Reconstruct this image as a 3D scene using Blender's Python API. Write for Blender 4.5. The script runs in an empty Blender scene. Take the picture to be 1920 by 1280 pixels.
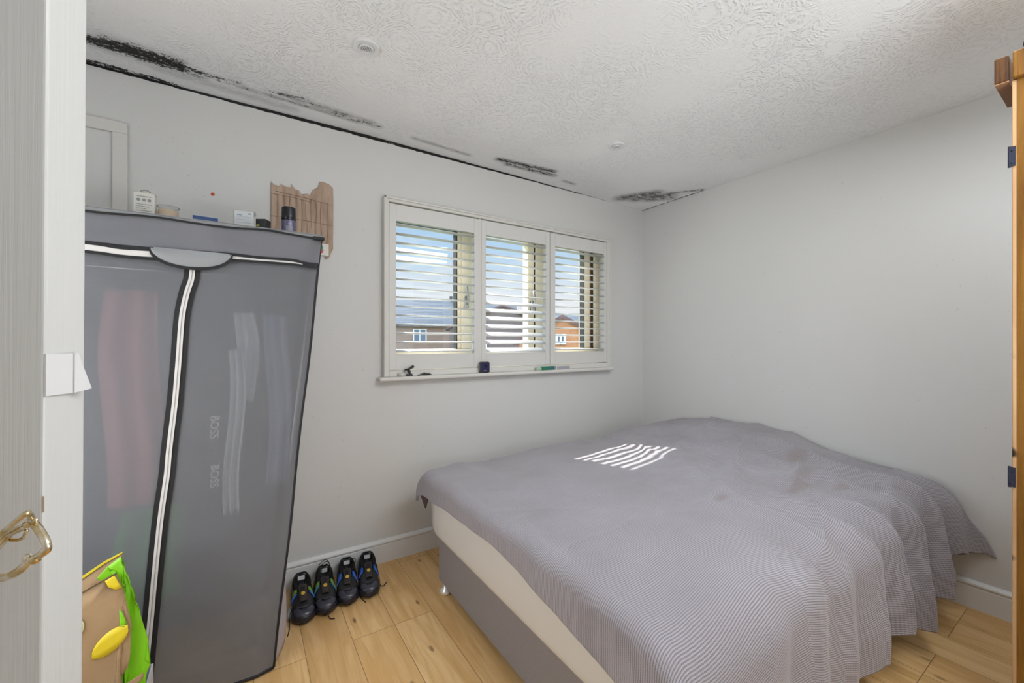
import bpy, bmesh, math, random
from mathutils import Vector, Matrix, noise
random.seed(7)
S = bpy.context.scene
COL = S.collection
R = math.radians
PI = math.pi
# ------------------------------------------------------------------ camera
cam = bpy.data.cameras.new('camera'); camo = bpy.data.objects.new('camera', cam); COL.objects.link(camo)
cam.sensor_width = 36; cam.lens = 36 * 773 / 1920; cam.shift_y = 2 / 1920; cam.clip_start = .02
camo.location = (0, 0, 1.246)
camo.rotation_euler = (R(90), 0, R(57 - 90))
S.camera = camo
vs = S.view_settings
vs.view_transform = 'Standard'; vs.look = 'None'; vs.gamma = 1; vs.use_curve_mapping = False; vs.exposure = 0.0
# ------------------------------------------------------------------ world: pale sky, white at the horizon
W = bpy.data.worlds.new('sky'); S.world = W; W.use_nodes = True
n = W.node_tree.nodes; l = W.node_tree.links; n.clear()
wo = n.new('ShaderNodeOutputWorld'); bg = n.new('ShaderNodeBackground'); tc = n.new('ShaderNodeTexCoord')
sep = n.new('ShaderNodeSeparateXYZ'); rmp = n.new('ShaderNodeValToRGB'); st = n.new('ShaderNodeMapRange')
nz = n.new('ShaderNodeTexNoise'); nz.inputs['Scale'].default_value = 7; nz.inputs['Detail'].default_value = 6
mp = n.new('ShaderNodeMapping'); mp.inputs['Scale'].default_value = (1, 1, 3.5)
mx = n.new('ShaderNodeMix'); mx.data_type = 'RGBA'
cr = n.new('ShaderNodeValToRGB')
l.new(tc.outputs['Generated'], sep.inputs[0]); l.new(sep.outputs['Z'], rmp.inputs[0])
e = rmp.color_ramp.elements
e[0].position = 0.0; e[0].color = (.96, .97, .99, 1)
e[1].position = .26; e[1].color = (.47, .70, .98, 1)
k = rmp.color_ramp.elements.new(.10); k.color = (.90, .94, .99, 1)
k = rmp.color_ramp.elements.new(.19); k.color = (.60, .79, .98, 1)
l.new(tc.outputs['Generated'], mp.inputs[0]); l.new(mp.outputs[0], nz.inputs['Vector'])
l.new(nz.outputs[0], cr.inputs[0]); cr.color_ramp.elements[0].position = .5; cr.color_ramp.elements[1].position = .72
l.new(cr.outputs[0], mx.inputs[0]); l.new(rmp.outputs[0], mx.inputs[6]); mx.inputs[7].default_value = (.93, .95, .98, 1)
l.new(mx.outputs[2], bg.inputs[0])
l.new(sep.outputs['Z'], st.inputs[0]); st.inputs[1].default_value = .28; st.inputs[2].default_value = .6
st.inputs[3].default_value = 1.0; st.inputs[4].default_value = 7
l.new(st.outputs[0], bg.inputs[1]); l.new(bg.outputs[0], wo.inputs[0])
# ------------------------------------------------------------------ lights
def light(name, kind, loc, power, direction, color=(1, 1, 1), size=None, sy=None, angle=None):
    d = bpy.data.lights.new(name, kind); d.energy = power; d.color = color
    if kind == 'AREA':
        d.shape = 'RECTANGLE'; d.size = size; d.size_y = sy or size
    if angle is not None: d.angle = angle
    o = bpy.data.objects.new(name, d); COL.objects.link(o); o.location = loc
    o.rotation_euler = Vector(direction).to_track_quat('-Z', 'Y').to_euler(); return o
light('sun', 'SUN', (3, 8, 9), 12.0, (.33, -1, -1.0), (1, .96, .9), angle=R(.5))
light('overhead_fill', 'AREA', (1.3, -.10, 2.33), 29, (-.05, .12, -1), (.90, .955, 1), 1.8, .6)  # unseen fill added under the ceiling to brighten the room
light('upward_fill', 'AREA', (1.15, -.42, .95), 18, (.0, .30, 1), (.89, .95, 1), 1.4, .5)  # added fill behind the camera, aimed upward; no lamp stands there
light('side_fill', 'AREA', (-.97, 1.26, 1.12), 22, (1, 0, -.05), (.93, .97, 1), 1.85, .74)  # invented source in the left wall, lifts the bed side and floor

# ------------------------------------------------------------------ materials
def mat(name, col=(.8, .8, .8), rough=.6, metal=0, **kw):
    m = bpy.data.materials.new(name); m.use_nodes = True
    b = m.node_tree.nodes['Principled BSDF']
    b.inputs['Base Color'].default_value = (*col, 1); b.inputs['Roughness'].default_value = rough
    b.inputs['Metallic'].default_value = metal
    for k_, v in kw.items(): b.inputs[k_].default_value = v
    return m
def nodes(m): return m.node_tree.nodes, m.node_tree.links, m.node_tree.nodes['Principled BSDF']
def texco(m, kind='Object', scale=(1, 1, 1), rot=(0, 0, 0), loc=(0, 0, 0)):
    N, L, b = nodes(m); t = N.new('ShaderNodeTexCoord'); p = N.new('ShaderNodeMapping')
    p.inputs['Scale'].default_value = scale; p.inputs['Rotation'].default_value = rot; p.inputs['Location'].default_value = loc
    L.new(t.outputs[kind], p.inputs[0]); return p.outputs[0]
def noise_tex(m, vec, scale, detail=4, rough=.5, dist=0):
    N, L, b = nodes(m); t = N.new('ShaderNodeTexNoise'); t.inputs['Scale'].default_value = scale
    t.inputs['Detail'].default_value = detail; t.inputs['Roughness'].default_value = rough; t.inputs['Distortion'].default_value = dist
    if vec is not None: L.new(vec, t.inputs['Vector'])
    return t.outputs[0]
def ramp(m, fac, stops):
    N, L, b = nodes(m); r = N.new('ShaderNodeValToRGB'); es = r.color_ramp.elements
    es[0].position = stops[0][0]; es[0].color = (*stops[0][1], 1); es[1].position = stops[-1][0]; es[1].color = (*stops[-1][1], 1)
    for p, c in stops[1:-1]: q = es.new(p); q.color = (*c, 1)
    L.new(fac, r.inputs[0]); return r.outputs[0]
def mixc(m, fac, a, b_, mode='MIX'):
    N, L, b = nodes(m); x = N.new('ShaderNodeMix'); x.data_type = 'RGBA'; x.blend_type = mode
    for i, v in ((0, fac), (6, a), (7, b_)):
        if isinstance(v, (int, float)): x.inputs[i].default_value = v
        elif isinstance(v, tuple): x.inputs[i].default_value = (*v, 1)
        else: L.new(v, x.inputs[i])
    return x.outputs[2]
def mth(m, op, a, b_=None, c=None):
    N, L, b = nodes(m); x = N.new('ShaderNodeMath'); x.operation = op
    for i, v in enumerate((a, b_, c)):
        if v is None: continue
        if isinstance(v, (int, float)): x.inputs[i].default_value = v
        else: L.new(v, x.inputs[i])
    return x.outputs[0]
def bump(m, h, dist, strength=1, prev=None):
    N, L, b = nodes(m); x = N.new('ShaderNodeBump'); x.inputs['Distance'].default_value = dist; x.inputs['Strength'].default_value = strength
    L.new(h, x.inputs['Height']); L.new(x.outputs[0], b.inputs['Normal'])
    if prev is not None: L.new(prev, x.inputs['Normal'])
    return x.outputs[0]
def sepxyz(m, vec):
    N, L, b = nodes(m); x = N.new('ShaderNodeSeparateXYZ'); L.new(vec, x.inputs[0]); return x.outputs
def setc(m, sock): N, L, b = nodes(m); L.new(sock, b.inputs['Base Color'])
def smooth(m, v, a, b_):
    N, L, b = nodes(m); x = N.new('ShaderNodeMapRange'); x.interpolation_type = 'SMOOTHSTEP'
    x.inputs[1].default_value = a; x.inputs[2].default_value = b_; L.new(v, x.inputs[0]); return x.outputs[0]
BLACKMOLD = (.008, .007, .006)
# painted plaster walls, with mould along the top edge
def wall_mat(name, back):
    m = mat(name, (.70, .69, .665), .75); v = texco(m)
    big = noise_tex(m, v, 1.1, 3)
    c = ramp(m, big, [(.3, (.70, .69, .665)), (.7, (.715, .71, .70))])
    sx = sepxyz(m, v)
    spk = mth(m, 'GREATER_THAN', noise_tex(m, v, 55, 1), .78)
    c = mixc(m, mth(m, 'MULTIPLY', spk, .25), c, (.35, .33, .3))
    if back is not None:
        ln = smooth(m, sx[2], 2.376, 2.392)
        nn = noise_tex(m, texco(m, 'Object', (9, 9, 60)), 1.5, 4, .7)
        k_ = mth(m, 'GREATER_THAN', mth(m, 'ADD', mth(m, 'MULTIPLY', ln, .62), nn), .93)
        if not back: k_ = mth(m, 'MULTIPLY', k_, smooth(m, sx[1], 1.7, 1.85))
        c = mixc(m, k_, c, BLACKMOLD)
    setc(m, c)
    bump(m, noise_tex(m, v, 140, 3), .0006, .5); return m
M = {}
M['wall'] = wall_mat('wall_paint', None); M['wall_back'] = wall_mat('wall_paint_back', True); M['wall_right'] = wall_mat('wall_paint_right', False)
# artex ceiling
m = M['ceiling'] = mat('ceiling_artex', (.80, .80, .80), .75)
N, L, b = nodes(m); v = texco(m)
dn = N.new('ShaderNodeTexNoise'); dn.inputs['Scale'].default_value = 9; dn.inputs['Detail'].default_value = 2; L.new(v, dn.inputs['Vector'])
dv = N.new('ShaderNodeVectorMath'); dv.operation = 'MULTIPLY_ADD'; L.new(dn.outputs['Color'], dv.inputs[0]); dv.inputs[1].default_value = (.09, .09, 0); L.new(v, dv.inputs[2])
vo = N.new('ShaderNodeTexVoronoi'); vo.inputs['Scale'].default_value = 5.5; L.new(dv.outputs[0], vo.inputs['Vector'])
rings = mth(m, 'SINE', mth(m, 'MULTIPLY', vo.outputs['Distance'], 95.0))
brk = noise_tex(m, v, 70, 3, .6)
h = mth(m, 'MULTIPLY', mth(m, 'ADD', rings, 1.0), smooth(m, brk, .42, .62))
fade = smooth(m, noise_tex(m, v, 1.6, 2), .36, .55)
h = mth(m, 'MULTIPLY', h, mth(m, 'ADD', mth(m, 'MULTIPLY', fade, .8), .2))
h = mth(m, 'ADD', h, mth(m, 'MULTIPLY', noise_tex(m, v, 45, 4, .6), 1.2))
bump(m, h, .0021, .75)
at = N.new('ShaderNodeAttribute'); at.attribute_name = 'mold'
g1 = noise_tex(m, v, 110, 5, .75); g2 = noise_tex(m, texco(m, 'Object', (1, 2.4, 1)), 22, 4, .7)
g = mth(m, 'ADD', mth(m, 'MULTIPLY', g1, .6), mth(m, 'MULTIPLY', g2, .4))
g = mth(m, 'MULTIPLY_ADD', g, 2.3, -.65)
msk = smooth(m, mth(m, 'ADD', g, at.outputs['Fac']), .95, 1.08)
at2 = N.new('ShaderNodeAttribute'); at2.attribute_name = 'smudge'
c = mixc(m, mth(m, 'MULTIPLY', at2.outputs['Fac'], smooth(m, g2, .22, .52)), (.86, .86, .86), (.13, .13, .125))
c = mixc(m, msk, c, (.012, .011, .010)); setc(m, c)
# oak floor, planks along y
m = M['floor'] = mat('oak_planks', (.6, .36, .15), .42)
N, L, b = nodes(m)
v = texco(m, 'Object', (1, 1, 1), (0, 0, R(90)), (1.809, .318 + .005, 0))
br = N.new('ShaderNodeTexBrick'); L.new(v, br.inputs['Vector'])
br.inputs['Scale'].default_value = 1; br.inputs['Brick Width'].default_value = 1.35; br.inputs['Row Height'].default_value = .176
br.inputs['Mortar Size'].default_value = .0011; br.inputs['Mortar Smooth'].default_value = .2; br.offset = .37; br.offset_frequency = 3
br.inputs['Color1'].default_value = (0, 0, 0, 1); br.inputs['Color2'].default_value = (1, 1, 1, 1); br.inputs['Mortar'].default_value = (.5, .5, .5, 1)
vg = texco(m, 'Object', (1, .09, 1))
off = N.new('ShaderNodeVectorMath'); off.operation = 'MULTIPLY_ADD'; L.new(br.outputs[0], off.inputs[0]); off.inputs[1].default_value = (5, 7, 3); L.new(vg, off.inputs[2])
gr = noise_tex(m, off.outputs[0], 26, 6, .6, 1.6)
gr2 = noise_tex(m, off.outputs[0], 6, 3, .5, 2.5)
c = ramp(m, gr, [(.25, (.64, .38, .15)), (.45, (.80, .52, .235)), (.75, (.90, .64, .33))])
c = mixc(m, mth(m, 'MULTIPLY', smooth(m, gr2, .4, .7), .55), c, (.62, .34, .11))
tone = ramp(m, br.outputs[0], [(0, (.84, .78, .70)), (.5, (1.0, 1.0, 1.0)), (1, (.93, .88, .80))])
c = mixc(m, 1.0, c, tone, 'MULTIPLY')
kv = N.new('ShaderNodeTexVoronoi'); kv.voronoi_dimensions = '2D'; kv.inputs['Scale'].default_value = 3.6; L.new(texco(m, 'Object', (1.5, .62, 1)), kv.inputs['Vector'])
kn = mth(m, 'SUBTRACT', 1.0, smooth(m, mth(m, 'ADD', kv.outputs['Distance'], mth(m, 'MULTIPLY', gr, .10)), .065, .105))
kn = mth(m, 'MULTIPLY', kn, smooth(m, mth(m, 'FRACT', mth(m, 'MULTIPLY', sepxyz(m, kv.outputs['Color'])[0], 3.7)), .45, .75))
c = mixc(m, mth(m, 'MULTIPLY', kn, .8), c, (.16, .07, .02))
c = mixc(m, br.outputs['Fac'], c, (.22, .12, .05)); setc(m, c)
bump(m, mth(m, 'SUBTRACT', mth(m, 'MULTIPLY', gr, .15), br.outputs['Fac']), .0012, .6)
M['trim'] = mat('white_gloss_trim', (.80, .795, .79), .35)
M['frame'] = mat('cream_shutter_frame', (.72, .70, .655), .45)
M['shutter'] = mat('shutter_paint', (.72, .705, .675), .4)
M['slat'] = mat('slat_paint', (.75, .74, .72), .4)
M['pvc'] = mat('cream_window_frame', (.78, .70, .54), .45)
M['gasket'] = mat('black_gasket', (.02, .02, .02), .6)
M['gap_brown'] = mat('brown_gap', (.18, .10, .05), .8)
# glass that lets light straight through
m = M['glass'] = bpy.data.materials.new('window_glass'); m.use_nodes = True
N = m.node_tree.nodes; L = m.node_tree.links; N.clear()
o_ = N.new('ShaderNodeOutputMaterial'); t_ = N.new('ShaderNodeBsdfTransparent'); g_ = N.new('ShaderNodeBsdfGlossy'); x_ = N.new('ShaderNodeMixShader')
g_.inputs['Roughness'].default_value = .02; x_.inputs[0].default_value = .05; t_.inputs[0].default_value = (.97, .98, .98, 1)
L.new(t_.outputs[0], x_.inputs[1]); L.new(g_.outputs[0], x_.inputs[2]); L.new(x_.outputs[0], o_.inputs[0])
# door paint with vertical brush marks
m = M['door'] = mat('door_gloss_paint', (.60, .595, .58), .3)
bn = noise_tex(m, texco(m, 'Object', (1, 1, .012)), 190, 4, .7); bump(m, bn, .0007, .7)
M['brass'] = mat('worn_brass', (.78, .66, .40), .22, 1)
nb = noise_tex(M['brass'], texco(M['brass']), 60, 3)
setc(M['brass'], ramp(M['brass'], nb, [(.4, (.60, .44, .17)), (.6, (.82, .76, .62))]))
M['paper'] = mat('white_paper', (.66, .65, .65), .8)
# fabric of the wardrobe cover: thin, partly see-through nonwoven
def veil(name, col, trans):
    m = mat(name, col, .85); N, L, b = nodes(m)
    v = texco(m, 'Object', (1, 1, 9)); w = noise_tex(m, v, 90, 3, .6); w2 = noise_tex(m, texco(m), 3, 3)
    c = mixc(m, mth(m, 'MULTIPLY', w, .5), col, tuple(q * .78 for q in col)); c = mixc(m, mth(m, 'MULTIPLY', w2, .35), c, tuple(q * .8 for q in col))
    setc(m, c); bump(m, w, .0006, .5)
    if trans:
        out = N['Material Output']; t = N.new('ShaderNodeBsdfTransparent'); x = N.new('ShaderNodeMixShader'); x.inputs[0].default_value = trans
        L.new(b.outputs[0], x.inputs[1]); L.new(t.outputs[0], x.inputs[2]); L.new(x.outputs[0], out.inputs[0])
    return m
M['veil'] = veil('grey_nonwoven', (.235, .24, .26), .30); M['veil_solid'] = veil('grey_nonwoven_double', (.20, .20, .22), 0)
M['black'] = mat('black_binding', (.012, .012, .014), .7); M['white_zip'] = mat('white_zip_tape', (.72, .69, .67), .6)
M['lilac'] = mat('pale_side_fabric', (.50, .47, .52), .8)
M['steel'] = mat('steel_tube', (.6, .6, .6), .35, .9)
# waffle duvet
# faint brown stains: centre and size in metres on the cloth
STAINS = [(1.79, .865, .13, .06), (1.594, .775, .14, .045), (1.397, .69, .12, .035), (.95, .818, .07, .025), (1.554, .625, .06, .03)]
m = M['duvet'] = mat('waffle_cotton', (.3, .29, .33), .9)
N, L, b = nodes(m); uv = texco(m, 'UV'); wn = N.new('ShaderNodeTexNoise'); wn.inputs['Scale'].default_value = 14; L.new(uv, wn.inputs['Vector'])
wv = N.new('ShaderNodeVectorMath'); wv.operation = 'MULTIPLY_ADD'; L.new(wn.outputs['Color'], wv.inputs[0]); wv.inputs[1].default_value = (.005, .005, 0); L.new(uv, wv.inputs[2])
sx = sepxyz(m, wv.outputs[0])
a_ = mth(m, 'SINE', mth(m, 'MULTIPLY', sx[0], 2 * PI / .0056)); b2 = mth(m, 'SINE', mth(m, 'MULTIPLY', sx[1], 2 * PI / .0064))
rowm = smooth(m, b2, -.55, .15); cel = smooth(m, mth(m, 'ADD', mth(m, 'MULTIPLY', a_, .45), mth(m, 'MULTIPLY', b2, .9)), -.7, .35)
big = noise_tex(m, uv, 3.2, 4)
c1 = ramp(m, big, [(.35, (.37, .345, .375)), (.65, (.45, .43, .475))])
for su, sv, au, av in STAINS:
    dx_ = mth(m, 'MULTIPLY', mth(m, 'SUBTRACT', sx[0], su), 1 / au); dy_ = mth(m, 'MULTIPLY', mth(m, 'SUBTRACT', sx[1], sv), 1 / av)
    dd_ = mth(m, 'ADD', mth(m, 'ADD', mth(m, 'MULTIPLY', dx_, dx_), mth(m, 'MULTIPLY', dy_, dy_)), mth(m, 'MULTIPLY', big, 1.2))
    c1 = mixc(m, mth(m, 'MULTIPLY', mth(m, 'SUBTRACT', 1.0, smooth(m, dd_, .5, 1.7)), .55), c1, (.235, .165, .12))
fz = noise_tex(m, uv, 260, 2)
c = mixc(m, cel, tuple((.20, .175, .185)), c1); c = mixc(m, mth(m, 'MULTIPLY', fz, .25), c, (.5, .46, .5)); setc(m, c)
bump(m, cel, .0016, .6)
b.inputs['Sheen Weight'].default_value = .25
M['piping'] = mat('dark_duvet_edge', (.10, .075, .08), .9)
M['mattress'] = mat('beige_mattress_cover', (.68, .645, .60), .8)
bump(M['mattress'], noise_tex(M['mattress'], texco(M['mattress']), 220, 2), .0006, .4)
m = M['divan'] = mat('grey_divan_fabric', (.21, .18, .175), .9); q = noise_tex(m, texco(m), 400, 3, .7)
setc(m, ramp(m, q, [(.35, (.21, .19, .19)), (.65, (.33, .30, .30))])); bump(m, q, .001, .6)
M['chrome'] = mat('pale_plastic_glide', (.8, .8, .78), .15, .3)
# pine
def pine(name, a, b_):
    m = mat(name, a, .6, **{'Specular IOR Level': .2}); v = texco(m, 'Object', (1, 1, .05)); q = noise_tex(m, v, 60, 5, .6, 1.2)
    r2 = noise_tex(m, texco(m, 'Object', (.3, .3, 1)), 130, 2)
    c = ramp(m, q, [(.3, b_), (.65, a)]); c = mixc(m, mth(m, 'MULTIPLY', r2, .35), c, b_)
    kv = noise_tex(m, texco(m), 9, 1); c = mixc(m, smooth(m, kv, .70, .74), c, (.03, .015, .006)); setc(m, c); bump(m, q, .0006, .5); return m
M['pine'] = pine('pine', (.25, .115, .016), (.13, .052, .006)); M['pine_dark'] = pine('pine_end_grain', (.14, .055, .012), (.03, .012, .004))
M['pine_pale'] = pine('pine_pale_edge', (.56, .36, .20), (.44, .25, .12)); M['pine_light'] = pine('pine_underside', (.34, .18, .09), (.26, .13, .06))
M['blueblack'] = mat('dark_blue_metal', (.008, .01, .03), .5, .0)
def plain(name, c, r=.5, **k): M[name] = mat(name, c, r, **k)
plain('card_white', (.74, .72, .66), .6); plain('print_grey', (.30, .31, .30), .7); plain('wax', (.80, .60, .43), .5)
plain('blue_card', (.04, .10, .28), .5); plain('card_cool', (.66, .68, .68), .6); plain('print_blue', (.30, .38, .48), .7); plain('dark_card', (.035, .035, .038), .5)
plain('lid_pale', (.62, .62, .48), .6); plain('rim_glass', (.55, .53, .50), .2); plain('gold_print', (.45, .45, .08), .4); plain('can_cap', (.012, .013, .018), .18); plain('can_body', (.15, .14, .22), .3, **{'Metallic': .4})
plain('can_light', (.30, .30, .38), .4); plain('red_print', (.50, .04, .05), .4); plain('green_print', (.06, .25, .13), .5)
plain('brown_paper', (.42, .295, .21), .65); plain('fold_brown', (.25, .16, .11), .7); plain('red_plastic', (.65, .09, .03), .5)
plain('shoe_black', (.012, .012, .015), .45); plain('shoe_sole', (.018, .018, .028), .35); plain('shoe_grey', (.045, .045, .065), .22); plain('shoe_inner', (.004, .004, .005), .9)
plain('shoe_blue', (.02, .11, .50), .4); plain('shoe_teal', (.03, .17, .24), .4); plain('shoe_green', (.16, .32, .03), .4); plain('lace', (.008, .008, .01), .8)
plain('shoe_brown', (.035, .025, .022), .6); plain('shoe_white', (.6, .6, .6), .5); plain('gold_logo', (.62, .42, .05), .35)
plain('lime', (.23, .62, .008), .45); plain('lemon', (.78, .60, .02), .5); plain('lemon_pale', (.72, .74, .45), .6); plain('olive_lemon', (.50, .48, .03), .6)
m = M['jute'] = mat('jute_weave', (.50, .34, .19), .9); v = texco(m, 'Object')
sx = sepxyz(m, v); wv_ = mth(m, 'MULTIPLY', mth(m, 'SINE', mth(m, 'MULTIPLY', sx[2], 2600)), mth(m, 'SINE', mth(m, 'MULTIPLY', sx[0], 2600)))
setc(m, mixc(m, smooth(m, wv_, -.6, .5), (.33, .20, .10), mixc(m, noise_tex(m, v, 12, 3), (.42, .27, .14), (.56, .39, .22)))); bump(m, wv_, .0006, .5)
plain('white_card_box', (.72, .72, .77), .6); plain('speaker_black', (.02, .018, .025), .3); plain('speaker_blue', (.025, .025, .09), .25); plain('silver', (.4, .4, .42), .3, **{'Metallic': .8})
plain('clip_black', (.03, .03, .03), .4); plain('green_box', (.03, .20, .10), .4); plain('green_pale', (.45, .58, .45), .5); plain('grey_box', (.38, .38, .43), .5); plain('box_pale', (.66, .64, .60), .5)
plain('vent_grey', (.30, .30, .30), .6); plain('vent_white', (.74, .74, .74), .5)
plain('garment_red', (.60, .24, .25), .9); plain('garment_green', (.10, .42, .10), .9); plain('garment_white', (.85, .87, .92), .9); plain('garment_dark', (.12, .12, .13), .8); plain('garment_blue', (.35, .38, .55), .9)
plain('letter_print', (.95, .95, .95), .6)
# outside
m = M['brick_orange'] = mat('orange_brick', (.5, .2, .09), .9); N, L, b = nodes(m)
br = N.new('ShaderNodeTexBrick'); br.inputs['Scale'].default_value = 4; br.inputs['Color1'].default_value = (.56, .215, .085, 1); br.inputs['Color2'].default_value = (.48, .175, .065, 1); br.inputs['Mortar'].default_value = (.55, .30, .18, 1)
L.new(texco(m, 'Object', (1, 1, 1), (R(90), 0, 0)), br.inputs['Vector']); L.new(br.outputs[0], b.inputs['Base Color'])
M['brick_red'] = mat('brown_brick', (.27, .17, .13), .9); M['brick_dark'] = mat('dark_brick', (.17, .12, .11), .9)
m = M['slate'] = mat('slate_roof', (.16, .17, .20), .8); N, L, b = nodes(m); sx = sepxyz(m, texco(m))
w_ = mth(m, 'SINE', mth(m, 'MULTIPLY', sx[2], 34)); w3 = noise_tex(m, texco(m, 'Object', (1, 1, 5)), 3, 3)
setc(m, mixc(m, smooth(m, w_, -.2, .5), (.035, .038, .045), mixc(m, w3, (.05, .055, .065), (.085, .09, .105))))
M['slate_dark'] = mat('dark_tile_roof', (.085, .075, .08), .8); M['terracotta'] = mat('ridge_tile', (.16, .08, .07), .8); M['white_upvc'] = mat('white_upvc', (.8, .8, .8), .5)
M['house_glass'] = mat('house_glass', (.12, .15, .2), .1); M['bark'] = mat('bark', (.08, .06, .05), .9); M['grass'] = mat('grass_ground', (.12, .16, .07), .95); M['leaf'] = mat('leaf', (.07, .10, .04), .9)

# ------------------------------------------------------------------ helpers
def mesh_obj(name, bm, m, parent=None, sm=False, bev=0, sub=0):
    bmesh.ops.recalc_face_normals(bm, faces=bm.faces)
    me = bpy.data.meshes.new(name); bm.to_mesh(me); bm.free()
    for f in me.polygons: f.use_smooth = sm
    me.materials.append(M[m] if isinstance(m, str) else m)
    o = bpy.data.objects.new(name, me); COL.objects.link(o)
    if parent is not None: o.parent = parent
    if bev:
        q = o.modifiers.new('bevel', 'BEVEL'); q.width = bev; q.segments = 3; q.limit_method = 'ANGLE'; q.angle_limit = R(40)
    if sub:
        q = o.modifiers.new('subd', 'SUBSURF'); q.levels = q.render_levels = sub
    return o
def box(bm, x0, x1, y0, y1, z0, z1):
    vs_ = [bm.verts.new((x, y, z)) for x in (x0, x1) for y in (y0, y1) for z in (z0, z1)]
    for f in ((0, 1, 3, 2), (4, 6, 7, 5), (0, 4, 5, 1), (2, 3, 7, 6), (0, 2, 6, 4), (1, 5, 7, 3)): bm.faces.new([vs_[i] for i in f])
    return vs_
def bx(*a): b_ = bmesh.new(); box(b_, *a); return b_
def cyl(bm, c, r, h, axis=(0, 0, 1), seg=32, r2=None):
    q = Vector(axis).normalized().to_track_quat('Z', 'Y').to_matrix(); c = Vector(c); r2 = r if r2 is None else r2
    A = [bm.verts.new(c + q @ Vector((r * math.cos(2 * PI * i / seg), r * math.sin(2 * PI * i / seg), 0))) for i in range(seg)]
    B = [bm.verts.new(c + q @ Vector((r2 * math.cos(2 * PI * i / seg), r2 * math.sin(2 * PI * i / seg), h))) for i in range(seg)]
    for i in range(seg): bm.faces.new((A[i], A[(i + 1) % seg], B[(i + 1) % seg], B[i]))
    bm.faces.new(A[::-1]); bm.faces.new(B)
def lathe(bm, c, prof, seg=40, axis=(0, 0, 1), cap=True):
    q = Vector(axis).normalized().to_track_quat('Z', 'Y').to_matrix(); c = Vector(c); rings = []
    for r, z in prof: rings.append([bm.verts.new(c + q @ Vector((r * math.cos(2 * PI * i / seg), r * math.sin(2 * PI * i / seg), z))) for i in range(seg)])
    for A, B in zip(rings, rings[1:]):
        for i in range(seg): bm.faces.new((A[i], A[(i + 1) % seg], B[(i + 1) % seg], B[i]))
    if cap:
        bm.faces.new(rings[0][::-1]); bm.faces.new(rings[-1])
def catmull(P, k=8):
    P = [Vector(p) for p in P]; Q = [2 * P[0] - P[1]] + P + [2 * P[-1] - P[-2]]; out = []
    for i in range(1, len(Q) - 2):
        a, b_, c, d = Q[i - 1:i + 3]
        for j in range(k):
            t = j / k; out.append(.5 * ((2 * b_) + (c - a) * t + (2 * a - 5 * b_ + 4 * c - d) * t * t + (3 * b_ - a - 3 * c + d) * t ** 3))
    out.append(P[-1]); return out
def tube(bm, P, r, seg=10, closed=False):
    rings = []; n_ = len(P); up = Vector((0, 0, 1)); prev = None
    for i, p in enumerate(P):
        t = (P[min(i + 1, n_ - 1)] - P[max(i - 1, 0)]).normalized() if n_ > 1 else up
        if prev is None: s = t.cross(up) if abs(t.dot(up)) < .95 else t.cross(Vector((1, 0, 0)))
        else: s = prev - t * prev.dot(t)
        s.normalize(); prev = s; w = t.cross(s); rr = r(i / (n_ - 1)) if callable(r) else r
        rings.append([bm.verts.new(p + (s * math.cos(2 * PI * j / seg) + w * math.sin(2 * PI * j / seg)) * rr) for j in range(seg)])
    for A, B in zip(rings, rings[1:]):
        for j in range(seg): bm.faces.new((A[j], A[(j + 1) % seg], B[(j + 1) % seg], B[j]))
    bm.faces.new(rings[0][::-1]); bm.faces.new(rings[-1])
def ball(bm, c, r, sc=(1, 1, 1), seg=16):
    res = bmesh.ops.create_uvsphere(bm, u_segments=seg, v_segments=seg // 2 + 2, radius=r)
    for v_ in res['verts']: v_.co = Vector((v_.co.x * sc[0], v_.co.y * sc[1], v_.co.z * sc[2])) + Vector(c)
def prism(bm, pts, y0, y1):      # outline in (x, z), extruded along y
    A = [bm.verts.new((x, y0, z)) for x, z in pts]; B = [bm.verts.new((x, y1, z)) for x, z in pts]; n_ = len(pts)
    for i in range(n_): bm.faces.new((A[i], A[(i + 1) % n_], B[(i + 1) % n_], B[i]))
    bm.faces.new(A); bm.faces.new(B[::-1])
def grid(fn, nu, nv, uvs=None):
    bm = bmesh.new(); V = [[bm.verts.new(fn(i / nu, j / nv)) for j in range(nv + 1)] for i in range(nu + 1)]
    L_ = bm.loops.layers.uv.new('UVMap') if uvs else None
    for i in range(nu):
        for j in range(nv):
            f = bm.faces.new((V[i][j], V[i + 1][j], V[i + 1][j + 1], V[i][j + 1]))
            if uvs:
                for lp, (a, b_) in zip(f.loops, ((i, j), (i + 1, j), (i + 1, j + 1), (i, j + 1))): lp[L_].uv = uvs(a / nu, b_ / nv)
    return bm
def empty(name, label, cat, loc=(0, 0, 0), rz=0, group=None):
    o = bpy.data.objects.new(name, None); COL.objects.link(o); o.location = loc; o.rotation_euler = (0, 0, rz)
    o.empty_display_size = .05
    o['label'] = label; o['category'] = cat
    if group: o['group'] = group
    return o
def tag(o, label, cat, group=None, kind=None):
    o['label'] = label; o['category'] = cat
    if group: o['group'] = group
    if kind: o['kind'] = kind
    return o
def struct(o, label=None, cat=None):
    o['kind'] = 'structure'
    if label: o['label'] = label
    if cat: o['category'] = cat
    return o
def solid(o, t, off=-1):
    q = o.modifiers.new('solid', 'SOLIDIFY'); q.thickness = t; q.offset = off; return o
def copy_tree(o, parent=None):
    c = o.copy(); COL.objects.link(c)
    if parent is not None: c.parent = parent; c.matrix_parent_inverse = o.matrix_parent_inverse.copy()
    for ch in [k_ for k_ in bpy.data.objects if k_.parent == o]: copy_tree(ch, c)
    return c
def lerp_table(T, x):
    if x <= T[0][0]: return T[0][1]
    for (a, p), (b_, q) in zip(T, T[1:]):
        if x <= b_: t = (x - a) / (b_ - a); return p + (q - p) * t
    return T[-1][1]
def sstep(a, b_, x):
    t = min(1, max(0, (x - a) / (b_ - a))); return t * t * (3 - 2 * t)

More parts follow.
